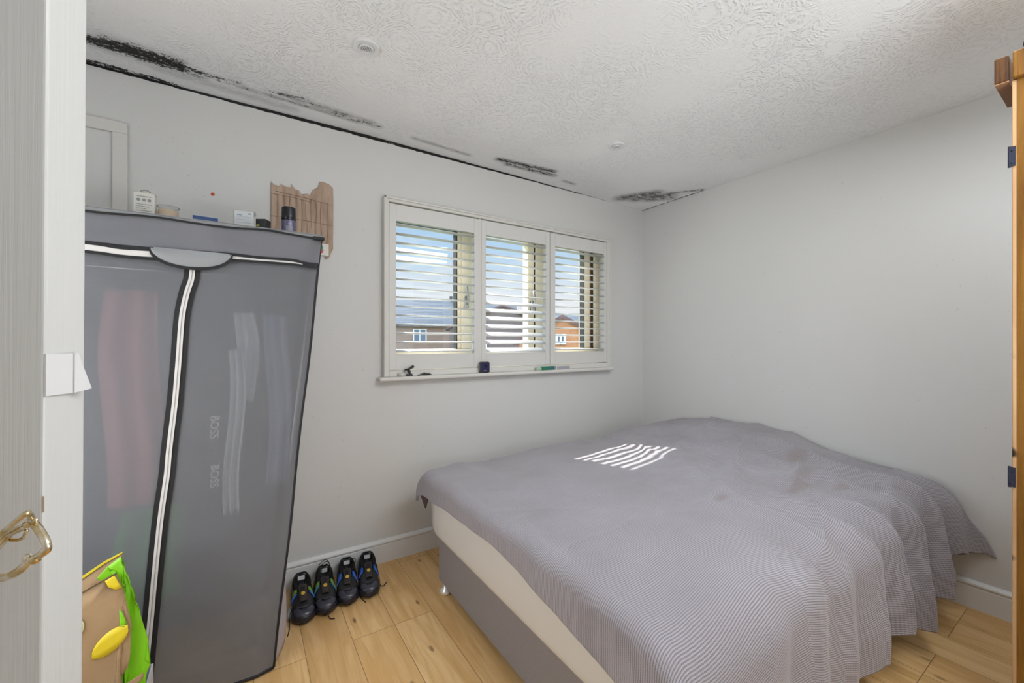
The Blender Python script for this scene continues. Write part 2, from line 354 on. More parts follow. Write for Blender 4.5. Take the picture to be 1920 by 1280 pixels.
# ------------------------------------------------------------------ room shell
XL, XR, YB, YN, ZC = -.93, 2.88, 2.37, -.62, 2.38
WX0, WX1, WZ0, WZ1 = .675, 2.445, 1.04, 2.06          # window opening
bm = bx(XL - .2, XR + .2, YN - .2, YB + .25, -.15, 0); struct(mesh_obj('floor', bm, 'floor'), 'oak plank floor', 'floor')
def cz(x, y):
    f = max(0, (y - 1.2) / 1.17)
    return ZC + f * lerp_table([(-1, .012), (-.5, .016), (.6, .024), (1.6, .016), (2.88, 0)], x) + .0015 * noise.noise(Vector((x * 2, y * 2, 0)))
bm = grid(lambda u, v_: (XL - .1 + u * (XR - XL + .2), YN - .1 + v_ * (YB - YN + .2), cz(XL - .1 + u * (XR - XL + .2), YN - .1 + v_ * (YB - YN + .2))), 260, 230)
co = mesh_obj('ceiling', bm, 'ceiling', sm=True)
for f in co.data.polygons:
    if f.normal.z > 0: co.data.flip_normals(); break
solid(co, .12); struct(co, 'white swirl-textured ceiling with black mould', 'ceiling')
# mould patches: (x0,y0)-(x1,y1) spine, half width, strength, smudge
PAT = [((-.62, 2.175), (-.40, 2.185), .05, .52, .25), ((-.42, 2.175), (-.24, 2.19), .062, .62, .5), ((-.50, 2.20), (-.16, 2.235), .035, .36, .35), ((-.30, 2.165), (-.13, 2.20), .02, .46, .3),
       ((-.10, 2.205), (-.03, 2.20), .03, .42, .2), ((-.02, 2.22), (.14, 2.235), .02, .25, .35), ((-.3, 2.26), (.2, 2.30), .03, .05, .25),
       ((.09, 2.195), (.24, 2.165), .018, .40, .15), ((.08, 2.225), (.50, 2.255), .014, .34, .5), ((.16, 2.19), (.56, 2.225), .03, .29, .45), ((.38, 2.235), (.60, 2.24), .025, .34, .3),
       ((.80, 2.255), (1.16, 2.27), .016, .20, .45), ((1.34, 2.215), (1.74, 2.165), .028, .47, .7), ((1.42, 2.245), (1.78, 2.215), .028, .36, .55), ((1.9, 2.25), (2.0, 2.255), .018, .30, .4),
       ((2.50, 2.25), (2.62, 2.04), .065, .33, .75), ((2.60, 2.20), (2.74, 2.02), .07, .34, .7), ((2.70, 2.16), (2.80, 2.04), .05, .32, .6), ((2.72, 1.98), (2.85, 1.80), .022, .42, .5)]
me = co.data; a1 = me.attributes.new('mold', 'FLOAT', 'POINT'); a2 = me.attributes.new('smudge', 'FLOAT', 'POINT')
for i, vtx in enumerate(me.vertices):
    x, y = vtx.co.x, vtx.co.y; mo = sm_ = 0
    if y > 1.5:
        for (p, q, w, s_, g_) in PAT:
            dx, dy = q[0] - p[0], q[1] - p[1]; t = min(1, max(0, ((x - p[0]) * dx + (y - p[1]) * dy) / (dx * dx + dy * dy)))
            d = math.hypot(x - p[0] - t * dx, y - p[1] - t * dy) / w
            k_ = 1 - sstep(.1, 1.7, d); mo = max(mo, (s_ + .12) * k_); sm_ = max(sm_, min(.95, 1.15 * g_) * k_)
        ln = lerp_table([(-.6, .66), (-.30, .62), (-.22, .36), (-.05, .05), (.1, .42), (.3, .50), (.6, .56), (.85, .46), (1.1, .62), (1.9, .62), (2.3, .52), (2.5, .2), (2.9, .3)], x)
        wd = lerp_table([(-.6, .05), (-.3, .034), (.0, .010), (3, .013)], x)
        mo = max(mo, ln * (1 - sstep(wd * .5, wd * 1.3, YB - y)))
        if y > 1.72: mo = max(mo, .6 * (1 - sstep(.012, .03, XR - x)) * sstep(1.72, 1.85, y))
    a1.data[i].value = mo; a2.data[i].value = sm_
# walls
bm = bmesh.new()
box(bm, XL - .1, WX0, YB, YB + .26, -.05, 2.5); box(bm, WX1, XR + .3, YB, YB + .26, -.05, 2.5)
box(bm, WX0, WX1, YB, YB + .26, -.05, WZ0); box(bm, WX0, WX1, YB, YB + .26, WZ1, 2.5)
struct(mesh_obj('wall_back', bm, 'wall_back'), 'white painted window wall', 'wall')
struct(mesh_obj('wall_right', bx(XR, XR + .15, YN - .1, YB, -.05, 2.5), 'wall_right'), 'white painted right wall', 'wall')
bm = bmesh.new(); box(bm, XL - .12, XL, 1.68, YB, -.05, 2.5); box(bm, XL - .12, XL, .84, 1.68, 2.06, 2.5); box(bm, XL - .12, XL, YN - .1, .84, -.05, 2.5)  # door-sized opening put in so the added side fill shines through
struct(mesh_obj('wall_left', bm, 'wall'), 'white painted left wall with doorway added for the fill light', 'wall')
struct(mesh_obj('wall_near', bx(XL - .1, XR + .1, YN - .12, YN, -.05, 2.5), 'wall'), 'white painted wall behind the viewer', 'wall')
# hallway side closing the added doorway
struct(mesh_obj('wall_hall', bx(XL - .6, XL - .5, .3, 2.2, -.05, 2.5), 'wall'), 'white hallway wall', 'wall')
SK = [(0, 0), (.016, 0), (.016, .098), (.0135, .1005), (.0135, .104), (.018, .107), (.020, .112), (.019, .118), (.014, .123), (.010, .125), (.006, .1285), (0, .1285)]
def skirt(name, p0, p1, nrm, label):
    bm = bmesh.new(); A = [bm.verts.new((p0[0] + nrm[0] * a, p0[1] + nrm[1] * a, z)) for a, z in SK]; B = [bm.verts.new((p1[0] + nrm[0] * a, p1[1] + nrm[1] * a, z)) for a, z in SK]
    for i in range(len(SK)): bm.faces.new((A[i], A[(i + 1) % len(SK)], B[(i + 1) % len(SK)], B[i]))
    bm.faces.new(A); bm.faces.new(B[::-1]); struct(mesh_obj(name, bm, 'trim'), label, 'skirting')
skirt('baseboard_back', (XL, YB), (XR, YB), (0, -1), 'white skirting under the window wall')
skirt('baseboard_right', (XR, YB), (XR, YN), (-1, 0), 'white skirting on the right wall')
skirt('baseboard_left', (XL, YB), (XL, 1.68), (1, 0), 'white skirting on the left wall')

# ------------------------------------------------------------------ window behind the shutters
YW = 2.47
w = bpy.data.objects.new('window_1', None); COL.objects.link(w); struct(w, 'cream framed window behind the shutters', 'window')
bm = bmesh.new()
box(bm, WX0, WX1, YW, YW + .07, WZ0, 1.205); box(bm, WX0, WX1, YW, YW + .07, 1.99, WZ1)
box(bm, WX0, WX0 + .05, YW, YW + .07, 1.205, 1.99)
box(bm, 1.175, 1.285, YW, YW + .07, 1.205, 1.99); box(bm, 1.20, 1.265, YW - .02, YW, 1.205, 1.99)
box(bm, 1.745, 1.80, YW, YW + .07, 1.205, 1.99); box(bm, 1.806, 1.90, YW - .01, YW + .07, 1.205, 1.99)
box(bm, 2.30, 2.36, YW, YW + .07, 1.205, 1.99); box(bm, 2.395, WX1, YW - .02, YW + .07, 1.205, 1.99)
mesh_obj('window_frame', bm, 'pvc', w, bev=.004)
bm = bmesh.new()
box(bm, 1.168, 1.1745, YW - .001, YW + .05, 1.205, 1.99); box(bm, 1.8, 1.806, YW - .004, YW + .05, 1.19, 2.0); box(bm, 2.293, 2.2995, YW - .001, YW + .05, 1.205, 1.99); box(bm, 2.378, 2.395, YW - .001, YW + .05, 1.19, 2.0)
box(bm, WX0 + .05, 1.168, YW + .01, YW + .05, 1.983, 1.9895)
mesh_obj('gasket', bm, 'gasket', w)
mesh_obj('gap_strip', bx(2.36, 2.378, YW + .004, YW + .05, 1.19, 2.0), 'gap_brown', w)  # brown strip filling the gap beside the right jamb
mesh_obj('pane', bx(WX0 + .04, 1.18, YW + .034, YW + .038, 1.2, 1.995), 'glass', w)
mesh_obj('pane', bx(1.28, 1.75, YW + .034, YW + .038, 1.2, 1.995), 'glass', w)
mesh_obj('pane', bx(1.895, 2.305, YW + .034, YW + .038, 1.2, 1.995), 'glass', w)
for hx in (1.232, 1.772):
    bm = bmesh.new(); box(bm, hx - .012, hx + .012, YW - .03, YW - .0205 if hx < 1.5 else YW, 1.47, 1.55); tube(bm, [Vector((hx, YW - .035, 1.50)), Vector((hx, YW - .05, 1.51)), Vector((hx - .005, YW - .052, 1.56)), Vector((hx - .01, YW - .05, 1.62))], .008, 8)
    mesh_obj('catch', bm, 'silver', w, sm=True)
# shutter surround frame and sill
bm = bmesh.new()
for (x0, x1, z0, z1) in ((.658, .688, 1.052, 2.074), (2.42, 2.458, 1.052, 2.074), (.688, 2.42, 2.046, 2.074), (.688, 2.42, 1.052, 1.085)): box(bm, x0, x1, 2.335, 2.39, z0, z1)
for (x0, x1, z0, z1) in ((.658, .672, 1.052, 2.074), (2.444, 2.458, 1.052, 2.074), (.658, 2.458, 2.062, 2.074)): box(bm, x0, x1, 2.328, 2.337, z0, z1)
struct(mesh_obj('trim_1', bm, 'frame', bev=.003), 'cream surround frame of the window shutters', 'window frame')
bm = bx(.628, 2.468, 2.305, 2.40, 1.028, 1.052)
struct(mesh_obj('trim_2', bm, 'frame', bev=.009), 'cream window sill with rounded nose', 'window sill')
# shutter panels
def slat_bm(x0, x1):
    b_ = bmesh.new(); seg = 14; A = []; B = []
    for i in range(seg):
        a = 2 * PI * i / seg; y, z = .0315 * math.cos(a), .0048 * math.sin(a); A.append(b_.verts.new((x0, y, z))); B.append(b_.verts.new((x1, y, z)))
    for i in range(seg): b_.faces.new((A[i], A[(i + 1) % seg], B[(i + 1) % seg], B[i]))
    b_.faces.new(A[::-1]); b_.faces.new(B); return b_
ZS = [1.926 - .0521 * i for i in range(15)]
def shutter(x0, o0, o1, x1, tilt, label):
    t = empty('window_shutter', label, 'shutter', ((x0 + x1) / 2, 2.36, 1.09), 0, 'louvred shutter panels')
    cx = (x0 + x1) / 2; y0, y1 = -.018, .012
    mesh_obj('stile', bx(x0 - cx, o0 - cx, y0, y1, 0, .95), 'shutter', t, bev=.002)
    mesh_obj('stile', bx(o1 - cx, x1 - cx, y0, y1, 0, .95), 'shutter', t, bev=.002)
    mesh_obj('top_rail', bx(o0 - cx, o1 - cx, y0 + .0015, y1, .855, .95), 'shutter', t, bev=.002)
    mesh_obj('bottom_rail', bx(o0 - cx, o1 - cx, y0 + .0015, y1, 0, .088), 'shutter', t, bev=.002)
    me_ = None
    for i, z in enumerate(ZS):
        if me_ is None: s_ = mesh_obj('slat', slat_bm(o0 - cx + .0015, o1 - cx - .0015), 'slat', t, sm=True); me_ = s_.data
        else: s_ = bpy.data.objects.new('slat', me_); COL.objects.link(s_); s_.parent = t
        s_.location = (0, 0, z - 1.09); s_.rotation_euler = (R(tilt(i)), 0, 0)
shutter(.690, .730, 1.233, 1.268, lambda i: 2 if i < 12 else 6, 'left louvred shutter panel, pale rooftops seen through it')
shutter(1.287, 1.319, 1.809, 1.846, lambda i: 3 if i < 7 else (12 if i == 7 else 27), 'middle louvred shutter panel with brightly sunlit lower slats')
shutter(1.850, 1.897, 2.389, 2.419, lambda i: 2, 'right louvred shutter panel, orange brick house seen through it')
struct(mesh_obj('trim_3', bx(1.268, 1.287, 2.345, 2.372, 1.085, 2.046), 'frame', bev=.002), 'narrow post between left and middle shutters', 'window frame')

# ------------------------------------------------------------------ hatch on the wall, wall bits
t = empty('wall_hatch', 'white framed access hatch on the wall above the fabric wardrobe', 'hatch', (-.66, 2.37, 1.7))
bm = bmesh.new()
def frm(bm, x0, x1, z0, z1, w_, y0, y1):
    box(bm, x0, x1, y0, y1, z1 - w_, z1); box(bm, x0, x1, y0, y1, z0, z0 + w_); box(bm, x0, x0 + w_, y0, y1, z0 + w_, z1 - w_); box(bm, x1 - w_, x1, y0, y1, z0 + w_, z1 - w_)
frm(bm, -.25, .245, -.35, .474, .048, -.022, 0); mesh_obj('frame', bm, 'frame', t, bev=.003)
mesh_obj('panel', bx(-.202, .197, -.008, 0, -.302, .426), 'wall', t)
o = mesh_obj('wall_plug', bmesh.new(), 'red_plastic')
bm = bmesh.new(); lathe(bm, (-.123, 2.37, 1.937), [(.0075, 0), (.0075, .002), (.006, .003), (.003, .0035), (.003, .001), (.0, .001)], 20, (0, -1, 0), cap=False); bm.to_mesh(o.data); bm.free(); o.data.materials.clear(); o.data.materials.append(M['red_plastic'])
tag(o, 'small orange-red plastic plug in the wall above the wardrobe', 'wall plug')
# torn brown paper patch
top = [(.111, 2.045), (.125, 2.03), (.15, 2.028), (.152, 2.042), (.178, 2.031), (.197, 2.032), (.199, 2.052), (.217, 2.028), (.237, 2.022), (.245, 2.007), (.280, 2.016), (.285, 2.0), (.300, 2.043), (.325, 2.056), (.331, 2.088), (.348, 2.092), (.378, 2.084), (.397, 2.068)]
def topz(x): return lerp_table(top, x)
def botz(x): return lerp_table([(.111, 1.76), (.33, 1.76), (.345, 1.74), (.362, 1.685), (.378, 1.70), (.397, 1.745)], x)
def pfn(u, v_):
    x = .111 + .286 * u; z = botz(x) + (topz(x) - botz(x)) * v_
    fold = .0045 * abs(math.sin(x * 105 + 1.5 * math.sin(z * 9))) * (1 if v_ < .85 else .4) + .002 * noise.noise(Vector((x * 30, z * 8, 0)))
    return (x, 2.3655 - fold, z)
m = M['brown_paper']; q = noise_tex(m, texco(m, 'Object', (1, 1, .2)), 38, 3, .5, .3)
setc(m, ramp(m, q, [(.3, (.36, .245, .175)), (.5, (.45, .32, .235)), (.7, (.50, .365, .275))]))
o = mesh_obj('paper_patch', grid(pfn, 130, 60), 'brown_paper', sm=True); solid(o, .001)
tag(o, 'torn crumpled brown paper stuck on the wall beside the fabric wardrobe top', 'paper')
bm = bmesh.new()
for (xa, xb, za, zb) in ((.112, .396, 1.875, 1.866), (.115, .30, 1.985, 1.972), (.13, .39, 2.0, 1.975)):
    tube(bm, catmull([(xa, 2.361, za), ((xa + xb) / 2, 2.3605, (za + zb) / 2 + .004), (xb, 2.361, zb)], 6), .0012, 6)
mesh_obj('crease', bm, 'fold_brown', o, sm=True)
for i, xx in enumerate((.140, .165, .195, .222, .245, .268, .290, .312, .340, .368)):
    bm = bmesh.new(); zt_ = min(topz(xx) - .02, 1.985); tube(bm, catmull([(xx, 2.3605, zt_), (xx + .006 * math.sin(i * 2.1), 2.360, 1.92), (xx - .004 * math.sin(i), 2.3605, 1.86), (xx + .003, 2.361, 1.80)], 6), .0009, 6); mesh_obj('crease', bm, 'fold_brown', o, sm=True)

# ------------------------------------------------------------------ fabric wardrobe
def xr(z): return .093 + .1015 * z - .002 * math.sin(z * 9)
def FY(x, z):
    s_ = x - xr(z)
    d = .010 * noise.noise(Vector((x * 2.6, z * 1.8, 3))) + .004 * noise.noise(Vector((x * 9 + z * 4, z * 7, 9)))
    d += .006 * math.sin((x * 1.1 + z * .8) * 14) * sstep(1.2, 1.55, z) * .4
    d += .004 * noise.noise(Vector((x * 5, z * 22, 1))) * (1 - sstep(.0, .5, z))
    f = sstep(0, .06, -s_)
    return 1.812 - (.012 * f) + d * f
wr = empty('fabric_wardrobe', 'leaning grey fabric wardrobe with white zips and black binding', 'wardrobe', (-.35, 2.05, 0)); OW = Vector((-.35, 2.05, 0))
def part(name, bm, m_, parent=wr, off=OW, **k):
    for v_ in bm.verts: v_.co -= off
    return mesh_obj(name, bm, m_, parent, **k)
def front(u, v_):
    z = .012 + (1.652 - .012) * v_; x = xr(z) - 1.0 * (1 - u); return (x, FY(x, z), z)
part('front_panel', grid(front, 160, 150), 'veil', sm=True)
def side(u, v_):
    z = .012 + 1.652 * v_; y = 1.813 + .48 * u; return (xr(z) + .004 * math.sin(u * PI) * (1 + noise.noise(Vector((u * 3, z * 3, 0)))) + .05 * (1 - sstep(.05, .45, z)) * math.sin(min(1, u * 1.2) * PI), y, z)
solid(part('side_panel', grid(side, 24, 60), 'lilac', sm=True), .002)
solid(part('side_panel', grid(lambda u, v_: (xr(1.66 * v_) - 1.0, 1.813 + .48 * u, .012 + 1.65 * v_), 12, 30), 'veil_solid', sm=True), .002)
part('back_panel', grid(lambda u, v_: (xr(1.66 * v_) - 1.0 + u, 2.293, .012 + 1.65 * v_), 12, 30), 'veil_solid', sm=True)
# top cover with its turned-down rim
def rimz(x): return 1.656 + .0035 * math.sin(x * 21) + .003 * noise.noise(Vector((x * 8, 0, 5))) + .004 * sstep(-.45, .2, x)
def topc(u, v_):
    x = xr(1.67) - 1.0 + u * 1.0
    y = 1.786 + v_ * .51; z = 1.668 + .006 * math.sin(v_ * PI) * -1 + .004 * u + .002 * noise.noise(Vector((x * 9, y * 9, 2)))
    return (x, y, z)
solid(part('top_cover', grid(topc, 80, 20), 'veil_solid', sm=True), .003)
part('top_rim', grid(lambda u, v_: (xr(1.67) - 1.0 + u, 1.786, rimz(xr(1.67) - 1 + u) + v_ * (1.6695 + .004 * u - rimz(xr(1.67) - 1 + u))), 120, 3), veil('grey_rim_fabric', (.30, .30, .30), 0), sm=True)
# valance with curved lower band
def valf(u, v_):
    zb = 1.560; x = xr(1.6) - 1.0 + u; x = min(x, xr(1.6) + .0); z = zb + v_ * (rimz(x) - zb); return (xr(z) - 1 + u, FY(x, z) - .0075 - .003 * (1 - v_) - .004 * noise.noise(Vector((x * 9, z * 20, 4))), z)
part('valance', grid(valf, 140, 10), 'veil_solid', sm=True)
def strip(pts, w_, lift, wz=False, n_=60):
    P = catmull([(a, 0, b_) for a, b_ in pts], 10); bm = bmesh.new(); rows = []
    for i, p in enumerate(P):
        t = (P[min(i + 1, len(P) - 1)] - P[max(i - 1, 0)]).normalized(); nn = Vector((-t.z, 0, t.x)) * w_ / 2
        for_ = [p - nn, p + nn]; rows.append([[bm.verts.new((q.x, FY(q.x, q.z) - lift - dz, q.z)) for q in for_] for dz in (0, .0022)])
    for A, B in zip(rows, rows[1:]):
        a0, a1_ = A; b0, b1 = B
        bm.faces.new((a0[0], a0[1], b0[1], b0[0])); bm.faces.new((a1_[0], b1[0], b1[1], a1_[1])); bm.faces.new((a0[0], b0[0], b1[0], a1_[0])); bm.faces.new((a0[1], a1_[1], b1[1], b0[1]))
    return bm
zipc = [(-.150, 1.52), (-.153, 1.467), (-.166, 1.414), (-.179, 1.327), (-.187, 1.195), (-.197, 1.051), (-.212, .883), (-.218, .80), (-.234, .66), (-.246, .513), (-.257, .366), (-.269, .215), (-.277, .10), (-.281, .02)]
zf = part('zip', strip(zipc, .044, .001), 'black'); zf['label'] = 'black binding either side of the wavy vertical zip'
o = mesh_obj('zip_tape', strip(zipc, .0155, .0034), 'white_zip', zf); 
for v_ in o.data.vertices: v_.co -= OW
o = mesh_obj('zip_teeth', strip(zipc, .0015, .0045), 'vent_grey', zf)
for v_ in o.data.vertices: v_.co -= OW
top_b = [(-.75, 1.567), (-.417, 1.5555), (-.33, 1.549), (-.256, 1.555), (-.15, 1.558), (-.04, 1.561), (.05, 1.560), (.15, 1.562), (.20, 1.556), (.248, 1.556)]
low_b = [(-.75, 1.534), (-.417, 1.527), (-.33, 1.522), (-.25, 1.522), (-.15, 1.53), (-.04, 1.541), (.05, 1.544), (.15, 1.546), (.20, 1.544), (.247, 1.5435)]
mid_b = [(-.75, 1.550), (-.417, 1.5415), (-.33, 1.536), (-.25, 1.538), (-.15, 1.544), (-.04, 1.551), (.05, 1.552), (.12, 1.553), (.19, 1.550)]
part('binding', strip(top_b, .010, .013), 'black'); part('binding', strip(low_b, .009, .0125), 'black')
part('zip', strip(mid_b, .018, .011), 'white_zip')
# half round flap over the zip junction
cxf, zf0 = -.148, 1.562
def arc(t): return (cxf - .110 * math.cos(t * PI), zf0 - .062 * math.sin(t * PI) ** .8 + .004 * (t - .5))
def flap(u, v_):
    a = arc(u); x = cxf + (a[0] - cxf) * 1.0; z = zf0 + (a[1] - zf0) * v_; return (x, FY(x, z) - .017 - .006 * math.sin(v_ * PI), z)
fo = part('zip_flap', grid(flap, 40, 12), veil('flap_fabric', (.33, .34, .35), 0), sm=True)
o = mesh_obj('flap_binding', strip([arc(i / 16) for i in range(17)], .010, .0185), 'black', fo)
for v_ in o.data.vertices: v_.co -= OW
# black piping: top edge, right edge, bottom hem
def pipe(P, r): b_ = bmesh.new(); tube(b_, P, r, 8); return b_
part('piping', pipe([Vector((x_, 1.784, rimz(x_))) for x_ in [xr(1.66) - 1 + i / 80 for i in range(81)]], .0035), 'black', sm=True)
part('piping', pipe([Vector((xr(z_) + .001, 1.810 + .002 * math.sin(z_ * 20), z_)) for z_ in [.012 + 1.655 * i / 60 for i in range(61)]], .0042), 'black', sm=True)
part('piping', pipe([Vector((xr(.01) - 1 + i / 40, FY(xr(.01) - 1 + i / 40, .012) - .001, .0095)) for i in range(41)], .005), 'black', sm=True)
part('corner_tab', bx(.228, .268, 1.779, 1.80, 1.652, 1.664), 'black', bev=.002)
bm = bmesh.new(); tube(bm, [Vector((xr(1.52) - .98, 2.05, 1.52)), Vector((xr(1.52) - .02, 2.05, 1.52))], .008, 10); part('hanging_rail', bm, 'steel', sm=True)
for (a, y_) in ((-.02, 1.83), (-.02, 2.27), (-.98, 1.83), (-.98, 2.27)):
    part('pole', pipe([Vector((xr(0) + a, y_, .001)), Vector((xr(1.65) + a, y_, 1.65))], .007), 'steel', sm=True)
# clothes seen faintly through the cover
def garment(x0, x1, z0, z1, m_, label, y=1.835, seed=1):
    def fn(u, v_):
        w_ = 1 - .12 * sstep(.7, 1, v_); x = (x0 + x1) / 2 + (u - .5) * (x1 - x0) * w_ + .012 * math.sin(v_ * 5 + seed)
        return (x, y + .010 * math.sin(u * 14 + seed) + .006 * noise.noise(Vector((u * 5, v_ * 5, seed))), z0 + (z1 - z0) * v_)
    b_ = grid(fn, 30, 40); o_ = mesh_obj('hanging_garment', b_, m_, sm=True); solid(o_, .006, 1)
    return tag(o_, label, 'clothing', 'clothes hanging inside the fabric wardrobe')
garment(-.385, -.235, .70, 1.42, 'garment_red', 'pinkish red garment showing through the grey wardrobe fabric')
garment(-.36, -.18, .36, .685, 'garment_green', 'green garment low behind the zip of the grey wardrobe', seed=3)
garment(-.055, -.005, .62, 1.22, 'garment_white', 'narrow white garment strip showing through right of the zip', seed=4)
garment(-.03, .045, 1.02, 1.36, 'garment_white', 'pale garment shoulder showing through right side of the wardrobe', y=1.885, seed=5)
garment(.075, .155, .70, 1.35, 'garment_blue', 'bluish grey garment showing through at wardrobe right edge', y=1.845, seed=6)
gb = garment(-.150, -.078, .62, 1.05, 'garment_dark', 'dark lettered garment bag showing through right of the zip', y=1.838, seed=7)
def text(s_, size, m_, parent, M4, name='lettering'):
    cu = bpy.data.curves.new('t', 'FONT'); cu.body = s_; cu.size = size; cu.extrude = .0004; cu.offset = .0006; cu.align_x = 'CENTER'; cu.align_y = 'CENTER'
    o_ = bpy.data.objects.new('t', cu); COL.objects.link(o_); bpy.context.view_layer.update()
    me_ = bpy.data.meshes.new_from_object(o_.evaluated_get(bpy.context.evaluated_depsgraph_get())); bpy.data.objects.remove(o_)
    me_.transform(M4); me_.materials.clear(); me_.materials.append(M[m_]); o2 = bpy.data.objects.new(name, me_); COL.objects.link(o2); o2.parent = parent; return o2
RV = Matrix.Rotation(R(90), 4, 'X')
for zc in (.77, .945): text('BOSS', .036, 'letter_print', gb, Matrix.Translation((-.090, 1.811, zc)) @ RV @ Matrix.Rotation(R(-92), 4, 'Z'))

# ------------------------------------------------------------------ things on top of the fabric wardrobe
ZT = 1.676
t = empty('product_carton', 'white carton with a hanging tab and printed lines, on the wardrobe top', 'carton', (-.312, 2.05, ZT))
mesh_obj('carton_body', bx(-.03, .03, -.022, .022, 0, .128), 'card_white', t, bev=.001)
bm = bmesh.new(); tube(bm, catmull([(-.016, 0, .127), (-.012, 0, .137), (0, 0, .142), (.012, 0, .138), (.018, 0, .127)], 6), .0022, 8); mesh_obj('hanging_tab', bm, 'print_grey', t, sm=True)
bm = bmesh.new(); box(bm, -.031, .031, -.023, .023, .126, .1285); mesh_obj('lid_edge', bm, 'lid_pale', t)
bm = bmesh.new()
for i in range(9): box(bm, -.023, .022 - .008 * ((i * 7) % 3), -.0227, -.0219, .082 - i * .008, .0838 - i * .008)
box(bm, -.022, .02, -.0227, -.0219, .111, .1135)
for cx_ in (-.016, 0, .015): cyl(bm, (cx_, -.0219, .099), .0055, .0008, (0, -1, 0), 16)
mesh_obj('print', bm, 'print_grey', t)
t = empty('glass_candle', 'glass jar candle with cream wax, next to the white carton', 'candle', (-.245, 2.05, ZT))
bm = bmesh.new(); lathe(bm, (0, 0, 0), [(.0, 0), (.028, 0), (.033, .006), (.034, .09), (.0318, .09), (.0308, .008), (.0, .006)], 40, cap=False); mesh_obj('glass_jar', bm, 'glass', t, sm=True)
bm = bmesh.new(); lathe(bm, (0, 0, .008), [(.030, 0), (.0306, .066), (.029, .068)], 40); mesh_obj('wax', bm, 'wax', t, sm=True)
bm = bmesh.new(); lathe(bm, (0, 0, .0885), [(.0315, 0), (.0345, 0), (.0345, .002), (.0315, .002), (.0315, 0)], 40, cap=False); mesh_obj('rim', bm, 'rim_glass', t, sm=True)
o = mesh_obj('blue_box', bmesh.new(), 'blue_card'); bpy.data.objects.remove(o)
t = empty('flat_box', 'flat dark blue box lying on the wardrobe top', 'box', (-.13, 2.05, ZT), R(4))
mesh_obj('box_body', bx(-.04, .04, -.03, .03, 0, .066), 'blue_card', t, bev=.002); mesh_obj('white_edge', bx(-.041, .041, -.029, .031, .0655, .0685), 'card_cool', t, bev=.001)
t = empty('medicine_carton', 'open white carton with pale blue print and loose side flap', 'carton', (.0, 2.05, ZT), R(-3))
mesh_obj('carton_body', bx(-.034, .034, -.02, .02, 0, .112), 'card_cool', t, bev=.001)
bm = bmesh.new(); prism(bm, [(.033, .113), (.040, .116), (.043, .10), (.036, .092)], -.018, -.0165); mesh_obj('flap', bm, 'print_grey', t); bm = bmesh.new(); prism(bm, [(-.036, .113), (-.0345, .113), (-.0345, .04), (-.0355, .04)], -.0215, -.0205); mesh_obj('flap', bm, 'print_grey', t)
bm = bmesh.new()
for i in range(7): box(bm, -.026, .026 - .01 * (i % 2), -.0207, -.0199, .088 - i * .0115, .0892 - i * .0115)
box(bm, -.024, -.008, -.0207, -.0199, .093, .098); box(bm, .014, .024, -.0207, -.0199, .100, .106); mesh_obj('print', bm, 'print_blue', t)
t = empty('small_black_box', 'small black box with gold mark, between white carton and spray can', 'box', (.068, 2.06, ZT), R(-33))
mesh_obj('box_body', bx(-.02, .02, -.02, .022, 0, .094), 'dark_card', t, bev=.0015)
mesh_obj('mark', bx(-.017, -.004, -.0208, -.0198, .062, .070), 'gold_print', t)
t = empty('spray_can', 'dark deodorant spray can with glossy black cap', 'spray can', (.164, 2.06, ZT))
bm = bmesh.new(); lathe(bm, (0, 0, 0), [(.027, 0), (.0293, .003), (.0295, .006), (.0295, .05), (.0295, .1), (.0295, .102), (.0285, .106)], 40); mesh_obj('can_body', bm, 'can_body', t, sm=True)
bm = bmesh.new(); lathe(bm, (0, 0, .104), [(.0285, 0), (.0295, .001), (.0292, .02), (.0288, .04), (.0285, .054), (.0283, .0565), (.027, .0585), (.0265, .0587), (.0, .0588)], 40, cap=False); mesh_obj('cap', bm, 'can_cap', t, sm=True)
bm = bmesh.new()
for a0, a1_, z0, z1 in ((-115, -60, .055, .078), (-100, -80, .084, .09)):
    for i in range(8):
        p, q = R(a0 + (a1_ - a0) * i / 8), R(a0 + (a1_ - a0) * (i + 1) / 8); r_ = .0298
        bm.faces.new([bm.verts.new((r_ * math.cos(a), r_ * math.sin(a), z)) for a, z in ((p, z0), (q, z0), (q, z1), (p, z1))])
o = mesh_obj('label_print', bm, 'can_light', t); solid(o, .0003)
t = empty('plug_adaptor', 'small white adaptor with dark slot, right of the spray can', 'adaptor', (.214, 2.1, ZT))
mesh_obj('adaptor_body', bx(-.022, .022, -.015, .015, 0, .062), 'card_cool', t, bev=.004); mesh_obj('slot', bx(-.016, .002, -.0158, -.0145, .05, .056), 'dark_card', t)
t = empty('snack_packet', 'white packet with red disc and green end at the wardrobe corner', 'packet', (.298, 2.24, ZT + .0015))
bm = bmesh.new(); box(bm, -.085, .055, -.02, .015, 0, .058); mesh_obj('packet_body', bm, 'card_white', t, bev=.002)
bm = bmesh.new(); cyl(bm, (.012, -.0199, .024), .019, .0012, (0, -1, 0), 24); mesh_obj('red_disc', bm, 'red_print', t)
bm = bmesh.new(); cyl(bm, (.012, -.0212, .024), .006, .0008, (0, -1, 0), 12); mesh_obj('white_dot', bm, 'card_white', t)
bm = bmesh.new(); prism(bm, [(-.04, .0585), (.02, .0585), (.03, .04), (.026, .022), (.008, .044), (-.04, .05)], -.0212, -.0198); mesh_obj('green_print', bm, 'green_print', t)

